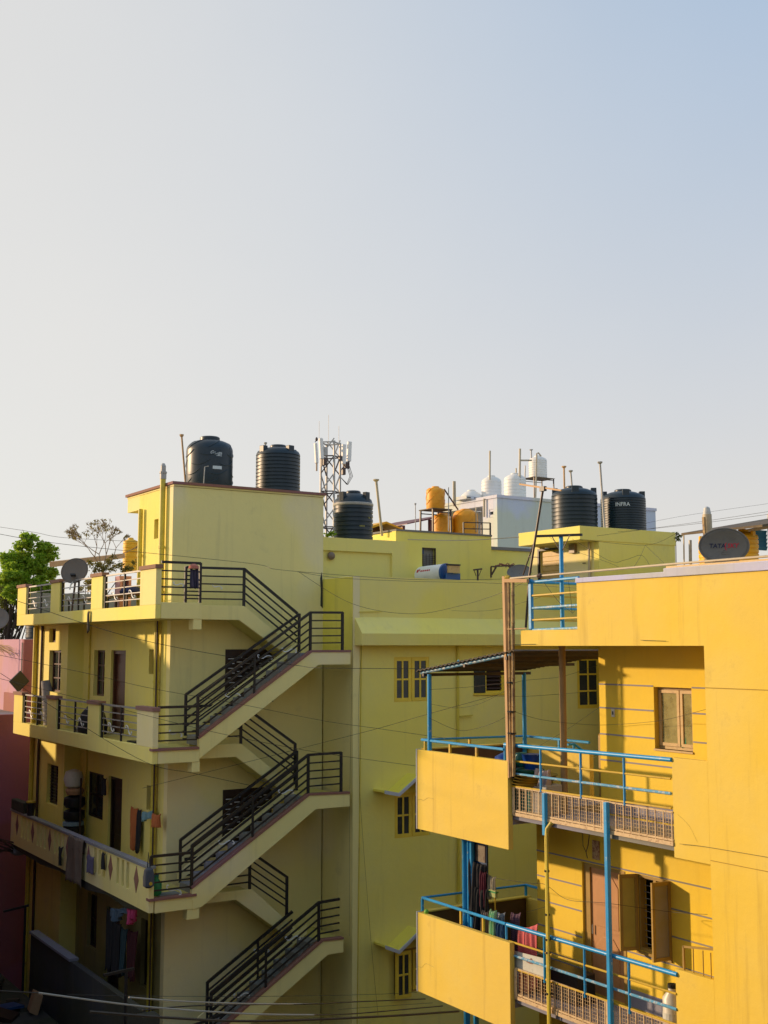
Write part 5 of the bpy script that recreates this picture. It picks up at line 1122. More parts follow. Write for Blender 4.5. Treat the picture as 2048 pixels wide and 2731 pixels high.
# ================================================================ TREES AND PLANTS
def leafy(name, label, base, blobs, nleaf, size, mat, trunk_r=0.12, seed=1, limbs=True, cat='tree'):
    rnd = random.Random(seed); t = thing(name, label, cat, base); b = Vector(base)
    top = Vector(blobs[0][0])
    if limbs:
        mid = b.lerp(top, 0.55); mb = MB().path([b, mid, top], [trunk_r, trunk_r*0.7, trunk_r*0.25], 8)
        for c, r in blobs[1:]:
            mb.path([mid.lerp(top, rnd.uniform(0, .5)), Vector(c)], [trunk_r*0.45, trunk_r*0.15], 6)
        obj('trunk', mb, 'bark_dark', t, smooth=True)
    cr = MB(); W = sum(r**2 for c, r in blobs)
    for c, r in blobs:
        n = int(nleaf*r**2/W); c = Vector(c)
        clumps = [c+Vector((rnd.gauss(0, 1), rnd.gauss(0, 1), rnd.gauss(0, .9))).normalized()*r*rnd.uniform(0.45, 1.0) for _ in range(max(5, int(n/45)))]
        for k in range(n):
            q = rnd.choice(clumps); p = q+Vector((rnd.gauss(0, 1), rnd.gauss(0, 1), rnd.gauss(0, .8)))*r*0.17
            d = Vector((rnd.uniform(-1, 1), rnd.uniform(-1, 1), rnd.uniform(-0.9, 0.3))).normalized(); s = size*rnd.uniform(0.6, 1.25)
            sd = d.cross(Vector((rnd.uniform(-1, 1), rnd.uniform(-1, 1), rnd.uniform(-1, 1)))).normalized()
            nn = d.cross(sd)*0.15
            cr.add([p, p+d*s*0.5+sd*s*0.28+nn*s, p+d*s, p+d*s*0.5-sd*s*0.28+nn*s], [(0, 1, 2, 3)])
    obj('crown', cr, mat, t, flip=False)
    return t
B = lambda *p: p
leafy('leafy_tree', 'bright green leafy tree rising above the left balcony', (10.5, 44.0, -1.1), [
    (((12.262, 44.000, 13.822)), 0.33), (((12.542, 44.000, 13.871)), 0.30), (((12.941, 44.000, 13.604)), 0.34), (((13.227, 44.000, 13.581)), 0.27), (((11.727, 44.000, 13.200)), 0.34), (((12.074, 44.000, 13.214)), 0.24), (((12.753, 43.800, 13.193)), 0.38), (((13.104, 43.800, 13.314)), 0.27), (((12.488, 43.700, 12.896)), 0.34), (((11.867, 43.700, 12.804)), 0.32), (((12.779, 43.600, 12.760)), 0.34), (((13.100, 43.600, 12.665)), 0.28), (((11.795, 43.400, 12.509)), 0.36), (((12.383, 43.400, 12.423)), 0.34), (((11.544, 43.600, 12.441)), 0.30), (((12.908, 43.400, 12.369)), 0.26), (((12.019, 43.300, 12.165)), 0.32), (((12.613, 43.200, 12.108)), 0.32), (((12.964, 43.200, 12.048)), 0.26), (((12.220, 43.000, 11.815)), 0.34), (((11.658, 43.200, 11.946)), 0.32), (((12.179, 44.200, 12.772)), 0.3), (((12.405, 44.200, 13.346)), 0.3)], 15000, 0.14, 'leaf', 0.08, 3)
leafy('shaded_tree', 'darker tree low at the left edge below the bright green one', (9.2, 46.0, -1.1), [(((11.935, 45.000, 11.951)), 0.50), (((12.042, 46.000, 12.426)), 0.50), (((11.922, 44.500, 11.510)), 0.45), (((11.748, 45.000, 11.309)), 0.50), (((12.011, 44.500, 10.949)), 0.45), (((11.840, 45.000, 10.709)), 0.50)], 4200, 0.12, 'leaf_dark', 0.2, 5)
# nearly bare tree: recursive branching
def bare(label, base, top, seed, spread, depth=5, nleaf=900, L0=1.05):
    rnd = random.Random(seed); t = thing('bare_tree', label, 'tree', base); mb = MB(); lf = MB(); tips = []
    def grow(p, d, L, r, k):
        q = p+d*L; mid = p.lerp(q, 0.5)+Vector((rnd.gauss(0, 1), rnd.gauss(0, 1), 0))*L*0.05
        mb.path([p, mid, q], [r, r*0.85, r*0.7], 6 if k > 2 else 4)
        if k <= 2: tips.append((p, q))
        if k == 0: return
        for j in range(2 if rnd.random() < 0.6 else 3):
            a = Vector((rnd.gauss(0, 1), rnd.gauss(0, .7), rnd.gauss(0, .4))); nd = (d+a*spread).normalized(); nd.z = abs(nd.z)*0.8+0.25; nd.normalize()
            grow(q, nd, L*rnd.uniform(0.6, 0.82), max(0.006, r*0.66), k-1)
    b = Vector(base); tp = Vector(top); mb.path([b, tp], [0.09, 0.05], 8)
    for j in range(4): grow(tp, Vector((-0.75+0.5*j, rnd.gauss(0, .25), 1.0)).normalized(), L0, 0.026, depth)
    obj('trunk', mb, 'bark', t)
    for k in range(nleaf):
        p, q = rnd.choice(tips); o = p.lerp(q, rnd.random()); s = rnd.uniform(0.05, 0.12)
        d = Vector((rnd.gauss(0, .6), rnd.gauss(0, .6), -0.6)).normalized(); sd = d.cross(Vector((rnd.gauss(0, 1), rnd.gauss(0, 1), rnd.gauss(0, 1)))).normalized()
        lf.add([o, o+d*s*.5+sd*s*.25, o+d*s, o+d*s*.5-sd*s*.25], [(0, 1, 2, 3)])
    obj('leaves', lf, 'leaf_dry', t, flip=False)
bare('nearly bare tree with thin twigs and few yellowing leaves left of the penthouse', (14.0, 41.0, -1.1), (14.261, 41.000, 12.672), 11, 0.58, 6, 480, 0.60)
leafy('roof_bush', 'olive shrub behind the left terrace railing under the bare tree', (13.0, 40.0, 8.0), [(((13.669, 40.000, 12.797)), 0.32), (((14.676, 41.000, 12.960)), 0.36), (((13.075, 39.000, 12.332)), 0.32), (((15.212, 41.000, 12.911)), 0.32), (((14.046, 40.000, 12.744)), 0.32), (((12.654, 38.000, 11.926)), 0.27)], 1700, 0.09, 'leaf_dry', 0.06, 9, True, 'shrub')
leafy('potted_shrub', 'dark green shrub in the roof corner beside the grille window', (17.05, 25.7, 10.8), [(((17.243, 25.700, 12.120)), 0.22), (((17.239, 25.600, 11.990)), 0.30), (((17.221, 25.700, 11.888)), 0.26)], 420, 0.10, 'leaf_dark', 0.02, 4, True, 'shrub')
leafy('wall_weed', 'tuft of bright weeds left of the banded black tank', (14.3, 25.1, 12.6), [(((14.482, 25.100, 12.736)), 0.13), (((14.413, 25.100, 12.709)), 0.08)], 160, 0.07, 'leaf', 0.01, 6, True, 'weeds')
leafy('wall_weed', 'tuft of weeds hanging off the right edge of the head room slab', (25.35, 24.1, 13.0), [(((25.385, 24.000, 13.188)), 0.16), (((25.366, 24.000, 13.066)), 0.12)], 130, 0.08, 'leaf_dark', 0.008, 8, True, 'weeds')
# things on the left roof terrace
sl = thing('roof_beam', 'long weathered roof edge beam behind the left terrace dish', 'beam', (12.139, 40.000, 12.741))
obj('beam', MB().bar((12.138, 40.000, 12.767), (16.086, 44.000, 13.466), 0.10, 0.09), 'timber', sl)
pkb = thing('pink_block', 'pale pink block with a square hole on the left roof terrace', 'vent block', (10.051, 27.500, 11.349))
a = (10.083, 28.000, 11.370); b = (10.372, 28.000, 11.694)
m = MB(); w2, h2 = b[0]-a[0], b[2]-a[2]
m.box(a[0], a[0]+w2*.22, 27.7, 28, 10.83, b[2]).box(b[0]-w2*.22, b[0], 27.7, 28, 10.83, b[2]).box(a[0]+w2*.22, b[0]-w2*.22, 27.7, 28, b[2]-h2*.25, b[2]).box(a[0]+w2*.22, b[0]-w2*.22, 27.7, 28, 10.83, a[2]+h2*.08)
obj('block', m, 'pink', pkb); obj('back', MB().box(a[0], b[0], 28.001, 28.05, 10.83, b[2]), 'magenta', pkb)
for nm, lab, Y0, cs in (('terrace_bench', 'dark steel bench frame on the left roof terrace by the first railing', 26.9, ((1135, 835, 1445, 870), )), ('terrace_table', 'dark steel table frame on the left roof terrace under the dish', 29.3, ((820, 790, 960, 800), ))):
    t = thing(nm, lab, 'table' if 'table' in nm else 'bench', (9.9, Y0, 10.83))
    obj('top', MB().box(9.55, 10.05, Y0-1.1, Y0+0.9, 11.15, 11.19), 'wood', t)
    for sx in (9.6, 10.0):
        for sy in (Y0-1.0, Y0+0.8): obj('leg', MB().box(sx-.02, sx+.02, sy-.02, sy+.02, 10.82, 11.149), 'black_metal', t)
tag(obj('blue_bundle', MB().lathe((9.8, 26.2, 11.191), [(0.24, 0), (0.26, 0.06), (0.20, 0.15), (0.08, 0.19)], 14), cloth_mat('navy_cloth', (0.02, 0.03, 0.10)), smooth=True), 'navy cloth bundle lying on the terrace bench', 'bundle')

# ================================================================ UNSEEN HOUSES ROUND THE COURT, MOSTLY ADDED TO BLOCK LIGHT
def house_yz(label, poly, x0, x1, mat='white_wall'):
    t = thing('unseen_house', label, 'house', ((x0+x1)/2, poly[0][0], -1.1))
    obj('wall', MB().prism(poly, x0, x1, 'yz'), mat, t)
    top = [p for p in poly if p[1] > 0]
    for (a, b) in zip(top, top[1:]):
        if b[0]-a[0] > 0.5: obj('roof_sheet', MB().prism([(a[0]-0.1, a[1]+0.005), (b[0]+0.1, b[1]+0.005), (b[0]+0.1, b[1]+0.1), (a[0]-0.1, a[1]+0.1)], x0-0.1, x1+0.1, 'yz'), 'roof_grey', t)
house_yz('low house across the lane, left of the picture', [(21.3, -1.1), (21.3, 6.0), (27.9, 6.0), (27.9, -1.1)], -7, 4.19)
house_yz('unseen stepped block added to shade the left balconies, far end of the lane, left of the picture', [(28.2, -1.1), (28.2, 10.35), (29.2, 10.6), (30.6, 11.2), (32.0, 11.2), (32.0, 12.6), (34.7, 12.6), (34.7, -1.1)], 5.6, 6.8, 'pink')  # out of view; stepped top shaped to shade chosen balcony pillars
house_yz('unseen narrow slab added to shade the balcony pillars, left of the picture', [(26.45, -1.1), (26.45, 10.2), (28.19, 10.2), (28.19, -1.1)], 6.2, 6.7, 'pink')  # added slab that keeps sun off the near pillars
house_yz('unseen pink block added behind the stepped block at the end of the lane, left of the picture', [(31.2, -1.1), (31.2, 6.8), (34.7, 6.8), (34.7, -1.1)], 0.0, 5.59, 'pink')  # added rear part of the light-blocking mass, low enough to spare the terraces
house_yz('flat house under the viewpoint', [(-3.0, -1.1), (-3.0, 8.3), (-0.8, 8.3), (-0.8, -1.1)], -9, 11, 'brick_block')
house_yz('unseen tall grey block added to cut skylight left of the viewpoint', [(5.5, -1.1), (5.5, 14.0), (16.5, 14.0), (16.5, -1.1)], -10, 0.7, 'brick_block')  # added where unseen, to take skylight off the lower walls
house_yz('unseen tall grey block added to cut skylight right of the viewpoint', [(-2.9, -1.1), (-2.9, 18.0), (1.8, 18.0), (1.8, -1.1)], 15, 26, 'brick_block')  # matching added mass on the right, darkening the lower floors
house_yz('unseen dark grey block added to cut skylight behind the viewpoint', [(-14, -1.1), (-14, 13.5), (-3.05, 13.5), (-3.05, -1.1)], -12, 30, 'brick_block')  # unseen dark mass, sized to shade lower floors more than upper
house_yz('unseen low block added in the court to cut low skylight below the picture', [(1.0, -1.1), (1.0, 4.4), (12.6, 4.4), (12.6, -1.1)], 1.5, 11.0, 'concrete')  # added height cuts low light reaching the lower front walls
house_yz('unseen low block added beside the lane to cut low skylight below the picture', [(13.2, -1.1), (13.2, 3.2), (19.6, 3.2), (19.6, -1.1)], -5.0, 7.0, 'concrete')  # another unseen block holding low light off the lower walls

# ================================================================ LANE: compound wall, scrap, posts
cw = thing('compound_wall', 'pale compound wall running along the dark lane at the lower left', 'wall', (9.15, 27, -1.1))
obj('wall', MB().box(9.1, 9.24, 23.3, 30.8, -1.1, 2.78), 'dark_grey_green_wall', cw, bevel=0.01)
obj('coping', MB().box(9.06, 9.28, 27.6, 30.8, 2.781, 2.84), 'concrete', cw); obj('gate_pier', MB().box(9.05, 9.40, 22.95, 23.29, -1.1, 2.72), 'dark_grey_green_wall', cw)
scrap = thing('scrap_roof', 'low dark shed roof heaped with scrap in the lane at the lower left corner', 'shed', (7.5, 27, -1.1))
obj('wall', MB().box(3.2, 8.9, 22.6, 33.2, -1.1, 1.3), 'dark_room', scrap)
obj('roof_sheet', MB().prism([(3.2, 1.55), (8.95, 1.31), (8.95, 1.36), (3.2, 1.60)], 22.4, 33.4, 'xz'), 'moss', scrap)
rnd = random.Random(4)
for k in range(110):
    x, y = rnd.uniform(6.2, 8.8), rnd.uniform(23.0, 32.5); z = 1.60-(x-3.2)*0.042; a = rnd.uniform(0, 3.14); s = rnd.uniform(0.08, 0.32)
    u_ = Vector((math.cos(a), math.sin(a), rnd.uniform(-.2, .2))); v_ = Vector((-math.sin(a), math.cos(a), rnd.uniform(-.3, .3)))
    nm, mt = rnd.choice((('scrap_sheet', 'tin'), ('scrap_sheet', 'plastic_drum'), ('scrap_board', 'wood_dark'), ('scrap_sheet', 'moss'), ('scrap_bag', 'black_metal'), ('scrap_board', 'concrete')))
    obj(nm, MB().obox((x, y, z+s*0.25), u_*s, v_*s*rnd.uniform(.3, .9), Vector((0, 0, 1))*rnd.uniform(0.01, s*0.3)), mt, scrap)
c = (8.950, 28.913, 2.187)
tag(obj('carton_box', MB().obox((8.7, c[1], 1.62), (0.02, 0.16, 0.0), (-0.10, 0, 0.06), (0.06, 0, 0.22)), 'carton', bevel=0.01), 'brown carton leaning on the compound wall in the lane', 'carton')
def lane_post(label, p, zt, arm):
    t = thing('lane_post', label, 'post', (p[0], p[1], -1.1))
    obj('post', MB().path([(p[0], p[1], -1.1), (p[0], p[1], zt)], 0.03, 8), 'black_metal', t)
    obj('arm', MB().bar((p[0]+arm[0], p[1]+arm[1], zt+arm[2]), (p[0]+arm[3], p[1]+arm[4], zt+arm[5]), 0.025), 'black_metal', t); return t
a = (8.999, 31.000, 3.431); lane_post('black post with a crooked arm in the lane before the magenta wall', a, a[2], (-0.55, 0, -0.08, 0.08, 0, 0.0))
a = (8.547, 22.600, 3.766); lane_post('black T topped clothes post before the compound wall', a, a[2], (-0.45, 0, -0.02, 0.16, 0, 0.02))
m = MB()
for k in range(16):
    p = Vector((9.242, 33.000, 4.563)); d = Vector((-rnd.uniform(.4, 1.0), rnd.uniform(-.3, .1), rnd.uniform(-.3, .55))); m.path([p+Vector((rnd.uniform(-.1, .1), 0, rnd.uniform(-.15, .15))), p+d], [0.015, 0.006], 4)
tag(obj('stick_bundle', m, 'dark_metal'), 'bundle of bare sticks poking out at the far end of the first floor balcony', 'sticks')
p = (9.371, 33.100, 4.504)
tag(obj('white_bag', MB().lathe((p[0], p[1], p[2]-0.15), [(0.12, 0), (0.22, 0.08), (0.2, 0.22), (0.06, 0.32)], 10), cloth_mat('grey_bag', (0.30, 0.31, 0.33)), smooth=True), 'pale bag tied at the far left end of the first floor balcony', 'bag')
pt_ = thing('plant_trough', 'dark planters on the far left corner of the first floor parapet', 'planter', (9.250, 32.791, 5.538))
obj('trough', MB().box(9.16, 9.34, 32.046, 33.2, 5.581, 5.86), 'moss', pt_, bevel=0.02)
obj('pot', MB().lathe((9.25, 31.664, 5.581), [(0.09, 0), (0.12, 0.3), (0.125, 0.33)], 12), 'black_metal', pt_); obj('yellow_rim', MB().lathe((9.25, 31.664, 5.90), [(0.12, 0), (0.125, 0.05)], 12), 'yellow_metal', pt_)

# ================================================================ CLOTHES
_cl = {}
def CM(key, *a):
    if key not in _cl: _cl[key] = cloth_mat('cloth_'+key, *a)
    return _cl[key]
def cloth(name, label, cat, p, q, drop, mat, folds=4, amp=0.03, seed=0, taper=0.0, group=None, back=0.0, hem=0.0, parent=None):
    """hanging cloth pinned between p and q; back > 0 folds it over the line to the other side"""
    rnd = random.Random(seed); p = Vector(p); q = Vector(q); d = q-p; nrm = Vector((-d.y, d.x, 0)).normalized()
    if nrm.x > 0 or (abs(nrm.x) < 1e-3 and nrm.y > 0): nrm = -nrm
    NU, NV = 26, 16; vs = []; ph = rnd.uniform(0, 6); rows = []
    vv = ([-back*(1-k/5) for k in range(5)] if back > 0 else []) + [k/(NV-1) for k in range(NV)]
    for v in vv:
        for i in range(NU):
            u = i/(NU-1); t = abs(v)
            o = math.sin(u*folds*6.283+ph+v*1.1+math.sin(u*9+v*3+ph)*0.7)*amp*1.3*(0.4+0.6*t) + math.sin(u*folds*2.7+ph*2+v*2)*amp*0.5*t
            uu = 0.5+(u-0.5)*(1-taper*t)
            s = p + d*uu + Vector((0, 0, -abs(v)*drop*(1+(hem+0.03)*math.sin(u*7+ph)+0.03*math.sin(u*23+ph*3)))) + nrm*(o*(1 if v >= 0 else -1) + (0.02 if v >= 0 else -0.03)*min(1, t*8))
            s.z -= 0.035*math.sin(u*math.pi)*(1-0.5*t); vs.append(s)
    R_ = len(vv); fs = [(j*NU+i, j*NU+i+1, (j+1)*NU+i+1, (j+1)*NU+i) for j in range(R_-1) for i in range(NU-1)]
    o = obj(name, MB().add(vs, fs), mat, parent, smooth='all', solid=0.008, flip=False)
    if parent is None: tag(o, label, cat, group)
    return o
# stair building, first floor balcony
cloth('blanket', 'long beige blanket hung over the first floor parapet on the left', 'blanket', (9.150, 27.029, 5.585), (9.150, 28.107, 5.592), 1.05, CM('beige', (0.20, 0.15, 0.115)), 2, 0.035, 1, back=0.3, hem=0.0)
cloth('dark_towel', 'small dark cloth hanging on the slotted parapet left of the beige blanket', 'cloth', (9.160, 28.601, 5.214), (9.160, 28.906, 5.186), 0.42, CM('charcoal', (0.025, 0.025, 0.03)), 2, 0.03, 2, taper=.3)
cloth('purple_cloth', 'purple grey cloth pegged on the slotted parapet right of the beige blanket', 'cloth', (9.160, 26.338, 5.312), (9.160, 26.759, 5.305), 0.38, CM('mauve', (0.13, 0.11, 0.19)), 3, 0.02, 3)
cloth('dark_cloth', 'narrow black cloth on the slotted parapet near the middle slots', 'cloth', (9.160, 25.645, 5.492), (9.160, 25.805, 5.496), 0.35, CM('charcoal', (0.02, 0.02, 0.02)), 2, 0.02, 4)
cloth('orange_saree', 'orange cloth strips hanging by the door of the first floor balcony', 'clothes', (10.050, 26.092, 6.334), (10.050, 26.500, 6.344), 0.92, CM('orange', (0.52, 0.16, 0.05)), 3, 0.03, 5, taper=.35)
cloth('dark_shawl', 'dark shawl beside the orange cloth on the first floor balcony', 'clothes', (10.060, 25.903, 6.327), (10.060, 26.118, 6.325), 0.92, CM('charcoal', (0.02, 0.02, 0.02)), 2, 0.03, 6)
cloth('blue_garland', 'pale blue cloth bunch under the small first floor window', 'cloth', (10.000, 25.027, 6.426), (10.000, 25.559, 6.330), 0.16, CM('paleblue', (0.20, 0.36, 0.42)), 4, 0.05, 7, hem=.3)
cloth('orange_cloth', 'orange cloth knotted round the downpipe on the first floor', 'cloth', (9.930, 24.396, 6.424), (9.930, 24.854, 6.377), 0.28, CM('orange', (0.5, 0.15, 0.05)), 3, 0.04, 8, taper=.2)
cloth('grey_shirt', 'dark shirt hanging on the window edge of the first floor balcony', 'shirt', (10.000, 28.046, 6.834), (10.000, 28.309, 6.830), 0.40, CM('charcoal', (0.03, 0.03, 0.03)), 2, 0.03, 9)
cloth('blue_rags', 'row of blue grey cloths on the line under the first floor balcony', 'clothes', (9.300, 24.529, 4.544), (9.300, 25.571, 4.318), 0.2, CM('slate', (0.06, 0.10, 0.15)), 6, 0.05, 10, hem=.4)
cloth('pink_rag', 'bright pink cloth on the line under the first floor balcony', 'cloth', (9.300, 24.044, 4.605), (9.300, 24.514, 4.534), 0.26, CM('pink', (0.5, 0.05, 0.16)), 4, 0.06, 11, taper=.3, hem=.3)
for k, (x0, x1, y0, dr, key, col) in enumerate(((865, 925, 1300, 1.3, 'charcoal', None), (925, 985, 1400, 1.1, 'charcoal', None), (980, 1030, 1440, 0.95, 'slate2', (0.03, 0.07, 0.09)), (1035, 1110, 1460, 1.0, 'maroon', (0.06, 0.012, 0.018)))):
    cloth('hanging_cloth', ('black cloth hanging leftmost on the ground floor line', 'black cloth second on the ground floor line', 'slate blue cloth on the ground floor line', 'dark maroon cloth rightmost on the ground floor line')[k], 'clothes', ((9.600, 26.193, 4.104), (9.600, 25.709, 3.928), (9.600, 25.363, 3.889), (9.600, 24.775, 3.952))[k], ((9.600, 26.676, 4.070), (9.600, 26.176, 3.879), (9.600, 25.743, 3.855), (9.600, 25.325, 3.884))[k], dr, CM(key, col), 3, 0.04, 20+k, group='dark washing on the ground floor line')
bg_ = thing('backpack', 'grey backpack with a yellow emblem hanging on the first floor railing post', 'backpack', (9.165, 23.100, 5.225))
a = (9.153, 23.080, 5.375)
obj('body', MB().lathe((a[0], a[1], a[2]-0.2), [(0.05, 0), (0.11, 0.04), (0.115, 0.22), (0.09, 0.36), (0.03, 0.40)], 14), CM('greybag', (0.07, 0.08, 0.10)), bg_, smooth=True)
obj('strap', MB().path([(a[0]-.03, a[1], a[2]+.16), (9.164, 23.150, 5.849), (a[0]+.03, a[1], a[2]+.16)], 0.015, 6), CM('charcoal'), bg_); obj('emblem', MB().lathe((a[0], a[1]-0.112, a[2]-0.1), [(0.035, 0), (0.035, -0.01)], 12, 'y'), 'yellow_metal', bg_)
p = (9.484, 23.500, 5.150); gc = thing('green_can', 'green plastic can on the first floor landing behind the railing', 'can', (p[0], 23.5, 4.93))
obj('body', MB().lathe((p[0], 23.5, 4.93), [(0.10, 0), (0.115, 0.05), (0.115, 0.24), (0.05, 0.32), (0.05, 0.37)], 14), 'plastic_green', gc, smooth=True); obj('lid', MB().lathe((p[0], 23.5, 5.30), [(0.055, 0), (0.055, 0.04)], 12), 'plastic_teal', gc)
tag(obj('floor_mat', MB().box(9.5, 9.95, 23.3, 23.6, 4.93, 4.945), CM('greymat', (0.25, 0.27, 0.26))), 'pale grey mat on the red landing floor of the first floor', 'mat')
p = (9.900, 29.860, 6.442); hh = thing('wall_hanging', 'tall rack of bagged utensils topped by a white basket, first floor balcony', 'shelf', (9.9, p[1], 4.93))
y_ = p[1]
obj('frame', MB().box(9.86, 9.9, y_-0.3, y_-0.27, 4.93, 6.7).box(9.86, 9.9, y_+0.27, y_+0.3, 4.93, 6.7), 'dark_metal', hh)
for k, (z, mt) in enumerate(((4.95, 'plastic_drum'), (5.25, 'black_metal'), (5.62, 'black_metal'), (5.95, 'black_metal'))): obj('bundle', MB().lathe((9.82, y_, z), [(0.22, 0), (0.28, 0.08), (0.27, 0.24), (0.12, 0.3)], 10), mt, hh, smooth=True)
obj('orange_pot', MB().lathe((9.82, y_, 6.27), [(0.2, 0), (0.24, 0.1), (0.2, 0.16)], 12), 'carton', hh); obj('green_pot', MB().lathe((9.82, y_-0.02, 5.0), [(0.16, 0.02), (0.29, 0.14), (0.1, 0.26)], 10), 'plastic_green', hh)
obj('white_basket', MB().lathe((9.78, y_, 6.66), [(0.05, -0.25), (0.2, -0.18), (0.25, 0), (0.2, 0.18), (0.05, 0.24)], 14), 'white_plastic', hh, smooth=True); obj('cloth_roll', MB().lathe((9.80, y_, 5.48), [(0.12, 0), (0.27, 0.04), (0.26, 0.12), (0.1, 0.16)], 12), CM('paleblue2', (0.22, 0.30, 0.34)), hh)
# second floor balcony
tag(obj('rolled_mattress', MB().path([(9.75, 31.9, 7.89), (9.7, 32.15, 9.05)], [0.16, 0.14], 14), CM('grey', (0.30, 0.30, 0.30)), smooth=True), 'grey roll leaning upright in the far corner of the second floor balcony', 'roll')
bk = thing('dark_bundle', 'black covered bundle behind the middle railing of the second floor balcony', 'bundle', (9.6, 28.1, 7.88))
obj('cover', MB().lathe((9.65, 28.15, 7.88), [(0.34, 0), (0.36, 0.2), (0.28, 0.5), (0.14, 0.66), (0.04, 0.7)], 14), CM('charcoal'), bk, smooth=True); obj('white_fold', MB().lathe((9.5, 28.5, 7.90), [(0.14, 0), (0.16, 0.1), (0.05, 0.17)], 10), CM('grey'), bk, smooth=True)
bu = thing('teal_bucket', 'teal bucket on the second floor balcony beside the black bundle', 'bucket', (9.5, 27.35, 7.88)); obj('body', MB().lathe((9.5, 27.40, 7.88), [(0.11, 0), (0.14, 0.3), (0.15, 0.31)], 16), 'plastic_teal', bu, smooth=True); obj('rim', MB().lathe((9.5, 27.40, 8.18), [(0.155, 0), (0.155, 0.02)], 16), 'plastic_teal', bu)
for k in range(4):
    y = 24.3+0.28*k; tag(obj('sandal', MB().obox((9.5+0.03*(k % 2), y, 7.91), (0.05, 0.03, 0), (-0.06, 0.11, 0), (0, 0, 0.025)), 'black_metal', bevel=0.01), ('rightmost', 'second from right', 'third from right', 'leftmost')[k]+' black sandal in the row by the second floor door', 'sandal', 'black sandals left by the second floor door')
# terrace: hanging sweater and cap on the rail post
sw = thing('hung_clothes', 'violet grey shirt and pink cap hung on the terrace rail post', 'clothes', (10.039, 23.150, 11.343))
cloth('shirt', '', '', (10.124, 23.140, 11.639), (9.943, 23.140, 11.633), 0.42, CM('violetgrey', (0.07, 0.06, 0.10)), 3, 0.03, 31, parent=sw)
p = (10.028, 23.140, 11.668); obj('cap', MB().lathe((p[0], 23.14, p[2]-0.05), [(0.11, 0), (0.10, 0.06), (0.04, 0.10)], 12), CM('pinkcap', (0.5, 0.17, 0.12)), sw, smooth=True)
cloth('dark_pennant', 'narrow dark cloth hanging over the roof parapet of the left building', 'cloth', (9.170, 27.148, 10.834), (9.170, 27.270, 10.830), 0.5, CM('drk', (0.06, 0.05, 0.03)), 1, 0.02, 33)
# right house, lower terrace washing
A_ = (13.100, 17.085, 5.995)
cloth('black_garment', 'black garment hanging on the blue partition of the lower terrace', 'clothes', (13.280, 17.369, 6.096), (13.280, 17.835, 6.131), 0.85, CM('charcoal'), 4, 0.05, 41, hem=.15)
cloth('maroon_cloth', 'maroon scarf hanging beside the black garment on the lower terrace', 'clothes', (13.220, 17.284, 5.992), (13.220, 17.448, 5.987), 0.62, CM('maroon2', (0.10, 0.012, 0.03)), 3, 0.03, 42)
cloth('black_trousers', 'black trousers hanging low on the blue partition of the lower terrace', 'clothes', (13.200, 17.203, 5.702), (13.200, 17.584, 5.679), 0.85, CM('navyblack', (0.012, 0.014, 0.018)), 3, 0.06, 43, taper=-.2)
cloth('cream_cloth', 'cream shirt pegged on the line above the lower terrace corner', 'shirt', (13.300, 17.098, 5.932), (13.300, 17.303, 5.930), 0.36, CM('cream', (0.42, 0.38, 0.28)), 3, 0.03, 44, hem=.1)
cloth('brown_cloth', 'brown striped cloth on the lower terrace rail, leftmost of the washing', 'clothes', (12.900, 16.801, 5.435), (12.900, 16.968, 5.425), 0.55, CM('brown', (0.09, 0.06, 0.05), (0.2, 0.17, 0.15), 'stripe', 14), 3, 0.04, 45)
cloth('green_towel', 'mint green striped towel on the lower terrace rail', 'towel', (12.860, 16.551, 5.495), (12.860, 16.715, 5.490), 0.62, CM('mint', (0.16, 0.48, 0.22), (0.40, 0.58, 0.36), 'stripe', 12), 3, 0.05, 46, taper=-.15)
cloth('grey_patterned_cloth', 'white and grey patterned cloth on the lower terrace line', 'cloth', (13.000, 16.462, 5.466), (13.000, 16.715, 5.435), 0.42, CM('pattern', (0.36, 0.38, 0.40), (0.08, 0.10, 0.14), 'stripe', 24), 3, 0.03, 47)
cloth('blue_cloth', 'dark blue cloth on the lower terrace rail before the rail corner', 'cloth', (12.860, 16.288, 5.341), (12.860, 16.521, 5.335), 0.4, CM('blue', (0.01, 0.06, 0.16)), 4, 0.04, 48)
cloth('plum_check_cloth', 'plum checked cloth on the lower terrace line right of the grey patterned one', 'cloth', (13.200, 16.279, 5.476), (13.200, 16.552, 5.426), 0.72, CM('plum', (0.085, 0.035, 0.075), (0.15, 0.09, 0.12), 'check', 60), 3, 0.03, 49)
cloth('pink_towel', 'pink checked towel spread over the lower blue railing', 'towel', (13.020, 15.637, 5.427), (13.020, 16.136, 5.288), 1.05, CM('pinktowel', (0.52, 0.09, 0.11), (0.60, 0.15, 0.15), 'check', 55), 3, 0.03, 50)
br = thing('yellow_broom', 'upright broom with pale green bristles on the lower terrace', 'broom', (13.250, 17.078, 5.364))
obj('stick', MB().path([(13.250, 17.070, 5.356), (13.250, 17.079, 5.606)], 0.012, 6), 'yellow_metal', br); obj('bristles', MB().obox((13.250, 17.124, 5.634), (0, 0.10, 0), (0.03, 0, 0), (0, 0, 0.06)), CM('bristle', (0.40, 0.45, 0.18)), br, bevel=0.015); obj('holder', MB().obox((13.250, 17.123, 5.667), (0, 0.11, 0), (0.035, 0, 0), (0, 0, 0.012)), 'plastic_green', br)
bd = thing('white_board', 'white board with a torn patch tied inside the lower blue railing', 'board', (12.840, 15.722, 4.844))
q = [(12.840, 16.147, 4.929), (12.840, 15.257, 4.976), (12.840, 15.280, 4.686), (12.840, 16.135, 4.635)]
obj('sheet', MB().add([*q, *[(p[0]+0.012, p[1], p[2]) for p in q]], [(0,1,2,3),(7,6,5,4),(0,4,5,1),(1,5,6,2),(2,6,7,3),(3,7,4,0)]), 'board_white', bd)
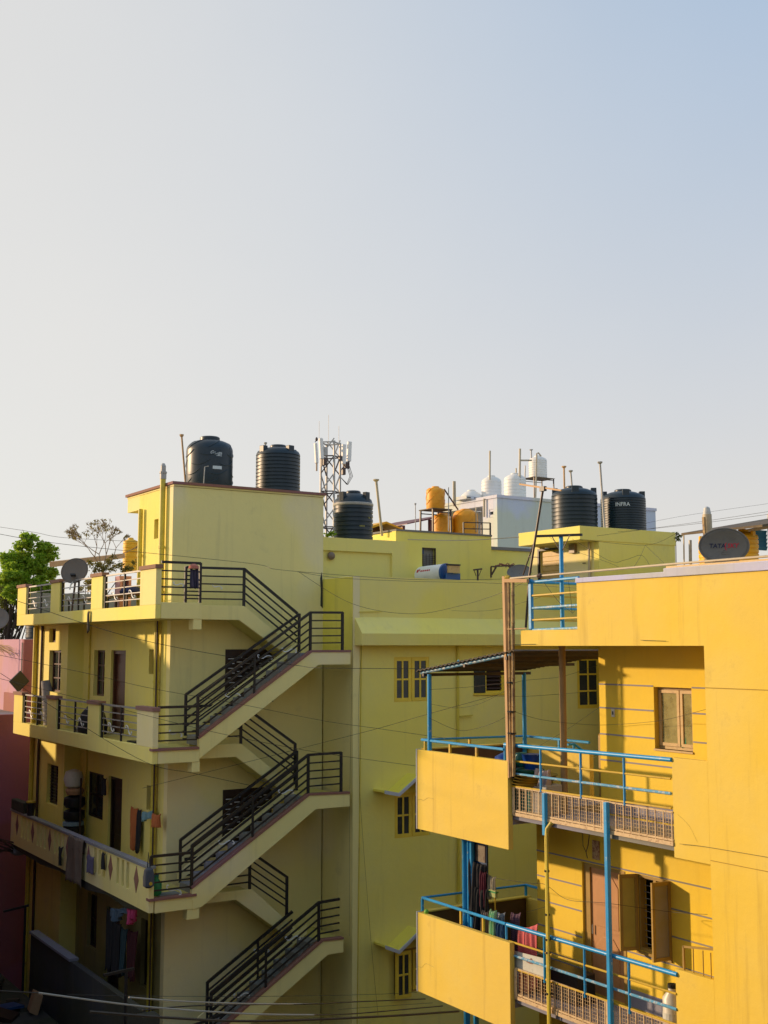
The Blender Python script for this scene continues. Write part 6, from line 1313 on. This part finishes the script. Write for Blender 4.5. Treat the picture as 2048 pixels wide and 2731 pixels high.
q = [(12.837, 15.728, 4.876), (12.837, 15.638, 4.885), (12.837, 15.595, 4.915), (12.837, 15.544, 4.879), (12.837, 15.556, 4.825), (12.837, 15.639, 4.816), (12.837, 15.715, 4.825)]
obj('torn_patch', MB().add([(p[0]-0.001, p[1], p[2]) for p in q], [tuple(range(7))]), 'cap', bd)
# green bottle and glass on the terrace corner
p = (12.750, 17.656, 6.598)
gb = tag(obj('green_ball', MB().lathe((12.780, 18.529, 5.118), [(0.01, -0.045), (0.04, -0.02), (0.045, 0.01), (0.03, 0.035), (0.01, 0.045)], 12), paint('lime_plastic', (0.18, 0.5, 0.04), None, 0, 0.4), smooth=True), 'small lime green ball on the left corner of the lower terrace panel', 'ball')
# right house, upper terrace tubs
dr = thing('blue_drum', 'large dark blue drum behind the bamboo poles on the upper terrace', 'drum', (13.6, 16.5, 7.2))
a = (13.500, 16.662, 8.003)
obj('body', MB().lathe((13.55, a[1], 7.2), [(0.28, 0), (0.30, 0.04), (0.31, 0.3), (0.295, 0.32), (0.31, 0.36), (0.31, 0.62), (0.27, 0.72), (0.24, 0.76)], 24), 'plastic_drum', dr, smooth=True); obj('lid', MB().lathe((13.55, a[1], 7.96), [(0.26, 0), (0.26, 0.05), (0.2, 0.07)], 24), 'plastic_blue', dr, smooth=True)
a = (13.000, 16.540, 8.111); bt = thing('blue_tub', 'round blue tub showing above the upper terrace panel', 'tub', (13.1, a[1], 7.2)); obj('body', MB().lathe((13.1, a[1]-0.1, 7.2), [(0.2, 0), (0.24, 0.5), (0.25, 0.88), (0.1, 0.96)], 18), 'plastic_blue', bt, smooth=True)
a = (13.100, 15.836, 8.002); bk1 = thing('blue_bucket', 'bright blue bucket on the heap of tubs of the upper terrace', 'bucket', (13.1, a[1], 7.75))
obj('body', MB().lathe((13.1, a[1], 7.923), [(0.12, 0), (0.165, 0.24), (0.175, 0.25)], 18), 'plastic_blue', bk1, smooth=True); zz = 7.923
obj('handle', MB().path([(13.1, a[1]-.17, zz+.24), (13.02, a[1], zz+.14), (13.1, a[1]+.17, zz+.24)], 0.006, 5), 'white_metal', bk1)
a = (13.050, 16.039, 7.995); tk = thing('teal_mug', 'teal pot left of the bright blue bucket on the upper terrace', 'pot', (13.05, a[1], zz)); obj('body', MB().lathe((13.05, a[1], zz+0.02), [(0.07, 0), (0.12, 0.06), (0.125, 0.18), (0.09, 0.24)], 16), 'plastic_teal', tk, smooth=True)
a = (13.050, 15.870, 7.859); tb = thing('teal_basin', 'teal basin under the bright blue bucket on the upper terrace', 'basin', a); obj('body', MB().lathe((13.08, a[1], a[2]-0.06), [(0.14, 0), (0.25, 0.10), (0.265, 0.115), (0.26, 0.12), (0.24, 0.10)], 22), 'plastic_teal', tb, smooth=True)
a = (13.050, 15.815, 7.749); yb_ = thing('cane_trays', 'stack of yellow cane trays under the teal basin on the upper terrace', 'trays', a)
for k in range(4): obj('tray', MB().lathe((13.08+0.01*k, a[1]-0.03*k, a[2]-0.09+0.045*k), [(0.26, 0), (0.36, 0.05), (0.37, 0.055), (0.35, 0.04)], 22), 'basket', yb_, smooth=True)
a = (13.000, 15.916, 7.643); tc = thing('teal_crate', 'teal and grey plastic crates below the cane trays behind the wire grille', 'crate', (13.1, a[1], 7.22)); obj('crate', MB().box(12.92, 13.3, 15.667, 16.276, 7.22, 7.686), 'plastic_teal', tc, bevel=0.02); obj('grey_crate', MB().box(12.95, 13.3, 15.282, 15.645, 7.22, 7.708), 'pvc_grey', tc, bevel=0.02)
cloth('white_sack', 'pinkish white plastic sack slumped on the crates of the upper terrace', 'sack', (13.050, 15.301, 7.965), (13.050, 15.609, 7.960), 0.28, CM('sack', (0.50, 0.42, 0.42)), 3, 0.10, 60, taper=.3, hem=.3)
# can behind the lower parapet
p = (13.000, 12.627, 4.965); wc = thing('white_can', 'white plastic water can with a blue label behind the lower railing end', 'can', (13.0, p[1], 4.26))
zt = 5.115
obj('body', MB().lathe((13.0, p[1], 4.26), [(0.13, 0), (0.145, 0.05), (0.145, zt-4.26-0.14), (0.06, zt-4.26-0.03), (0.06, zt-4.26)], 18), 'white_plastic', wc, smooth=True); obj('label', MB().lathe((13.0, p[1], 4.5), [(0.148, 0), (0.148, 0.28)], 18), 'board_white', wc); obj('cap', MB().lathe((13.0, p[1], zt), [(0.07, 0), (0.07, 0.05)], 14), 'black_metal', wc)
tag(obj('dark_bench', MB().box(13.2, 13.6, 14.9, 16.3, 4.25, 4.72), 'black_metal', bevel=0.02), 'black low bench against the wall behind the lower grille', 'bench')
# things behind the upper window pane
cloth('green_bag', 'bright green net bag hanging behind the upper window pane', 'bag', (14.050, 13.127, 8.790), (14.050, 13.307, 8.780), 0.34, CM('greennet', (0.03, 0.40, 0.24)), 3, 0.03, 61, taper=.4)

rs = thing('kitchen_shelf', 'cluttered pale shelf behind the upper window of the amber house', 'shelf', (14.35, 13.35, 8.2))
obj('board', MB().box(14.3, 14.5, 12.9, 13.9, 8.5, 8.53), 'frame_cream', rs); obj('back', MB().box(14.5, 14.55, 12.7, 14.1, 8.0, 9.9), 'amber_inner', rs)
for k, (y, z, r_, h, mt) in enumerate(((13.62, 8.53, 0.07, 0.2, 'white_plastic'), (13.45, 8.53, 0.08, 0.12, 'grey_metal'), (13.55, 8.95, 0.10, 0.16, 'white_plastic'), (13.1, 9.0, 0.07, 0.14, 'white_plastic'), (13.68, 8.75, 0.05, 0.25, 'frame_cream'))): obj('jar', MB().lathe((14.38, y, z), [(r_*0.9, 0), (r_, 0.02), (r_, h*0.8), (r_*0.5, h)], 12), mt, rs, smooth=True)
# ================================================================ WIRES
def cable(label, pts, r=0.008, mat='cable_brown', name='cable', cat='cable', group=None):
    P = [Vector(p) for p in pts]; out = []
    for i in range(len(P)-1):
        p0 = P[max(i-1, 0)]; p1 = P[i]; p2 = P[i+1]; p3 = P[min(i+2, len(P)-1)]
        for k in range(8):
            t = k/8; out.append(0.5*((2*p1)+(p2-p0)*t+(2*p0-5*p1+4*p2-p3)*t*t+(3*p1-p0-3*p2+p3)*t**3))
    out.append(P[-1]); return tag(obj(name, MB().path(out, r*0.5, 5), mat, smooth=True), label, cat, group)
cable('thin wire crossing the sky and the penthouse from the far left to the bamboo poles', [(5.611, 22.000, 12.050), (6.803, 21.500, 11.860), (10.229, 21.000, 11.619), (10.809, 20.500, 11.467), (13.447, 20.000, 11.346), (15.025, 19.000, 11.353)], 0.009)
cable('upper thin wire in the sky at the left, ending on the penthouse roof', [(7.645, 30.000, 12.971), (8.322, 29.000, 12.777), (8.929, 28.500, 12.634), (10.533, 27.600, 12.541)], 0.009)
cable('twin wire running below it along the middle parapet to the blue roof railing', [(11.357, 21.000, 11.485), (12.335, 21.000, 11.390), (13.985, 20.800, 11.360), (15.009, 20.000, 11.328), (14.902, 18.000, 11.184), (14.327, 16.000, 11.027)], 0.008)
cable('slack wire looping from the stair rail down across the middle wall to the bamboo', [(11.370, 21.000, 11.491), (12.033, 20.000, 10.830), (12.773, 19.000, 10.614), (13.251, 18.000, 10.757), (13.440, 17.000, 10.970), (13.265, 16.200, 11.107)], 0.008)
cable('faint wire at ledge height along the middle wall', [(15.907, 22.000, 10.799), (15.980, 21.000, 10.767), (15.017, 19.000, 10.762), (14.463, 17.000, 10.934)], 0.006)
cable('wire from the left balcony pillar to the grille window of the second floor', [(6.286, 22.800, 10.847), (7.647, 22.600, 10.395), (8.803, 22.400, 10.078), (10.338, 22.200, 9.797), (11.871, 22.000, 9.595), (11.950, 21.000, 9.553), (13.065, 19.000, 9.560)], 0.011, 'cable')
cable('wire slanting from the pink wall across the second floor to the middle wall', [(6.035, 23.000, 9.823), (7.742, 22.800, 9.449), (8.903, 22.600, 9.161), (10.761, 22.400, 8.808), (12.527, 22.000, 8.430), (13.635, 21.500, 8.247), (13.779, 19.000, 8.179)], 0.009)
cable('wire dropping from the pink wall below the second floor balcony', [(6.047, 23.000, 9.488), (7.349, 22.900, 8.636), (8.927, 22.800, 7.687), (9.915, 22.600, 7.425), (11.070, 22.400, 7.135)], 0.010, 'cable')
cable('wire falling from the second floor railing to the amber terrace', [(6.025, 22.900, 9.384), (7.529, 22.800, 8.983), (10.164, 22.500, 8.271), (11.907, 22.000, 7.875), (13.008, 22.000, 7.671), (12.760, 21.600, 7.713), (13.543, 20.000, 7.603)], 0.009)
cable('wire rising from the lower stair flight to the upper terrace posts', [(8.793, 22.600, 7.206), (11.051, 22.500, 7.611), (12.121, 22.300, 7.838), (12.416, 21.800, 7.988), (13.256, 21.000, 8.290), (13.496, 19.500, 8.653), (14.102, 18.000, 9.075)], 0.009)
cable('sagging clothes wire strung across the upper terrace', [(12.741, 18.350, 8.660), (13.026, 17.800, 8.457), (13.192, 17.200, 8.570), (12.901, 16.300, 8.770)], 0.007, 'cable')
cable('upper straight clothes wire across the upper terrace', [(12.744, 18.350, 9.185), (13.133, 17.600, 9.250), (13.084, 16.500, 9.354)], 0.006, 'cable'); cable('lower looping clothes wire across the upper terrace', [(12.758, 18.350, 8.922), (12.967, 17.800, 8.865), (13.075, 17.200, 8.972), (12.987, 16.400, 9.217)], 0.006, 'cable')
cable('wire from the bamboo to the brown column and the recess wall', [(12.750, 15.849, 8.894), (13.100, 15.579, 8.765), (13.500, 15.014, 8.703), (13.800, 14.600, 8.708), (13.750, 13.436, 8.841), (13.200, 12.028, 9.088)], 0.006, 'cable')
cable('straight wire from the terrace to the amber wall corner', [(15.074, 18.000, 8.061), (14.948, 17.000, 8.456), (14.135, 15.300, 8.929)], 0.006, 'cable'); cable('wire crossing under the awning to the lit window of the middle building', [(14.243, 19.000, 9.029), (14.960, 18.400, 9.008), (14.020, 16.000, 9.162), (14.143, 15.300, 9.229)], 0.006, 'cable')
cable('wire tied round the bamboo, hooked to the awning post', [(12.750, 16.138, 9.196), (14.931, 18.400, 9.300), (15.674, 18.000, 9.391), (14.802, 16.000, 9.653)], 0.006, 'cable')
cable('clothes line of the lower terrace', [(13.280, 17.337, 5.947), (13.200, 16.962, 5.931), (12.950, 15.753, 6.072), (12.760, 15.118, 6.169), (12.800, 14.627, 6.016), (12.750, 13.708, 6.132), (13.600, 13.213, 5.995), (13.300, 12.201, 6.178)], 0.007, 'cable')
cable('sagging wire from the yellow pipe to the lower terrace post', [(12.760, 15.092, 5.833), (12.950, 15.611, 5.664), (13.100, 16.006, 5.542)], 0.005, 'cable')
cable('pale pipe like line spanning to the head room slab', [(16.311, 24.400, 12.634), (17.589, 23.800, 12.630), (18.564, 22.800, 12.683)], 0.022, 'pvc')
for k, (pts, lab) in enumerate((([(21.132, 22.000, 12.885), (21.350, 21.000, 12.893), (21.128, 19.000, 12.861), (20.881, 17.000, 12.855)], 'black wire rising to the right behind the lettered dish, lower of the pair'), ([(21.343, 23.000, 12.867), (22.084, 21.000, 13.012), (21.366, 19.000, 12.940), (20.884, 17.000, 12.916)], 'black wire rising to the right behind the lettered dish, upper of the pair'), ([(28.819, 30.000, 14.019), (29.789, 28.000, 14.342), (31.956, 26.000, 14.729)], 'faint high wire in the sky at the right'))): cable(lab, pts, 0.008, 'cable')
cable('brown cord slanting down the head room wall', [(12.860, 15.275, 11.159), (12.870, 14.817, 10.728), (12.870, 14.481, 10.530)], 0.008, 'cable'); cable('tangle of cord sagging across the head room face', [(19.826, 22.000, 12.630), (22.092, 22.000, 12.587), (23.181, 22.000, 12.925)], 0.008); cable('cord knotted from the head room corner down to the amber roof', [(22.092, 22.000, 12.587), (20.893, 21.000, 12.154), (19.716, 20.000, 11.844)], 0.008); cable('cord running from the knot to the amber coping', [(22.092, 22.000, 12.587), (20.682, 20.000, 11.953)], 0.008)
cable('long loose cord drooping before the head room wall', [(19.596, 22.000, 12.627), (19.882, 21.000, 12.038), (19.909, 20.500, 12.027), (20.448, 20.500, 12.161), (20.195, 20.000, 11.898)], 0.008); cable('cord crossing the folding shutter and meter box', [(18.869, 22.000, 12.630), (19.187, 21.800, 12.382), (19.680, 21.000, 12.030), (19.703, 20.500, 11.853)], 0.007)
cable('second cord dangling from the blue roof railing', [(12.800, 14.482, 11.043), (12.800, 14.426, 10.740), (12.800, 14.402, 10.527), (12.800, 14.345, 10.563)], 0.006, 'cable')
cable('wire hanging down the corner pier of the middle building', [(13.969, 23.200, 10.659), (13.979, 23.200, 9.798), (13.932, 23.200, 7.120), (13.921, 23.200, 6.285), (13.933, 23.200, 3.611)], 0.006); cable('slanting cord down the middle wall from the ledge', [(14.232, 23.200, 9.941), (14.151, 23.200, 8.683), (14.182, 23.200, 6.827), (14.451, 23.200, 3.814), (14.682, 23.200, 1.776)], 0.006)
# cables in the dark street at the bottom
for lab, pts, r, mt in (('thick black street cable, lowest at the bottom of the picture', [(4.162, 12.000, 6.345), (5.217, 12.300, 6.036), (6.500, 12.800, 5.669), (8.665, 13.600, 5.170), (10.493, 14.400, 4.745)], 0.03, 'cable'),
    ('black street cable second from the bottom', [(5.116, 13.000, 5.964), (5.976, 13.200, 5.830), (7.633, 13.600, 5.489), (8.335, 14.000, 5.303), (10.044, 14.600, 4.938)], 0.016, 'cable'),
    ('black street cable between the two pale conduits', [(7.298, 13.000, 5.560), (8.284, 13.600, 5.269), (10.208, 14.400, 4.864)], 0.016, 'cable'),
    ('pale conduit on the upper street cable at the bottom left', [(4.954, 13.000, 6.125), (5.633, 13.100, 5.952), (6.573, 13.300, 5.731), (7.624, 13.600, 5.490)], 0.018, 'cable_pale'),
    ('long pale conduit on the lower street cable at the bottom left', [(3.821, 12.600, 6.438), (4.646, 12.700, 6.187), (5.269, 12.800, 6.008), (6.377, 12.900, 5.745), (7.307, 13.000, 5.559)], 0.020, 'cable_pale'),
    ('black wire leading in from the left to the long pale conduit', [(3.327, 12.500, 6.560), (3.821, 12.600, 6.438)], 0.012, 'cable'),
    ('fine wire high in the dark street at the bottom', [(4.594, 14.000, 5.968), (6.552, 14.000, 5.648), (8.879, 14.500, 5.198), (10.164, 15.000, 4.917)], 0.006, 'cable'),
    ('fine wire low in the dark street at the bottom', [(8.240, 14.000, 5.228), (9.380, 14.400, 5.002), (10.313, 14.800, 4.793)], 0.006, 'cable')):
    cable(lab, pts, r, mt)
cable('cord lying along the joint of the amber wall', [(12.770, 12.194, 7.211), (12.780, 11.732, 7.235), (12.780, 10.655, 7.250)], 0.006, 'cable_brown')
cable('short cracked conduit on the roof beam of the amber house, left', [(12.780, 15.883, 10.021), (12.780, 15.292, 10.027)], 0.008, 'cable'); cable('short conduit on the roof beam of the amber house, right', [(12.780, 12.873, 10.084), (12.780, 12.361, 10.069)], 0.007, 'cable_brown')
cable('crooked crack across the upper terrace panel', [(12.697, 18.727, 7.120), (12.697, 18.570, 7.155), (12.697, 18.499, 7.136), (12.697, 18.344, 7.204), (12.697, 18.151, 7.205)], 0.003, 'cable_brown', 'wall_crack', 'crack')
cable('crooked crack across the lower terrace panel', [(12.697, 18.707, 4.125), (12.697, 18.560, 4.137), (12.697, 18.428, 4.229), (12.697, 18.169, 4.219)], 0.003, 'cable_brown', 'wall_crack', 'crack')
cable('crack running down the amber wall by the balcony end', [(12.797, 12.239, 7.611), (12.797, 12.034, 7.482), (12.797, 11.882, 7.272)], 0.0018, 'cable_brown', 'wall_crack', 'crack')
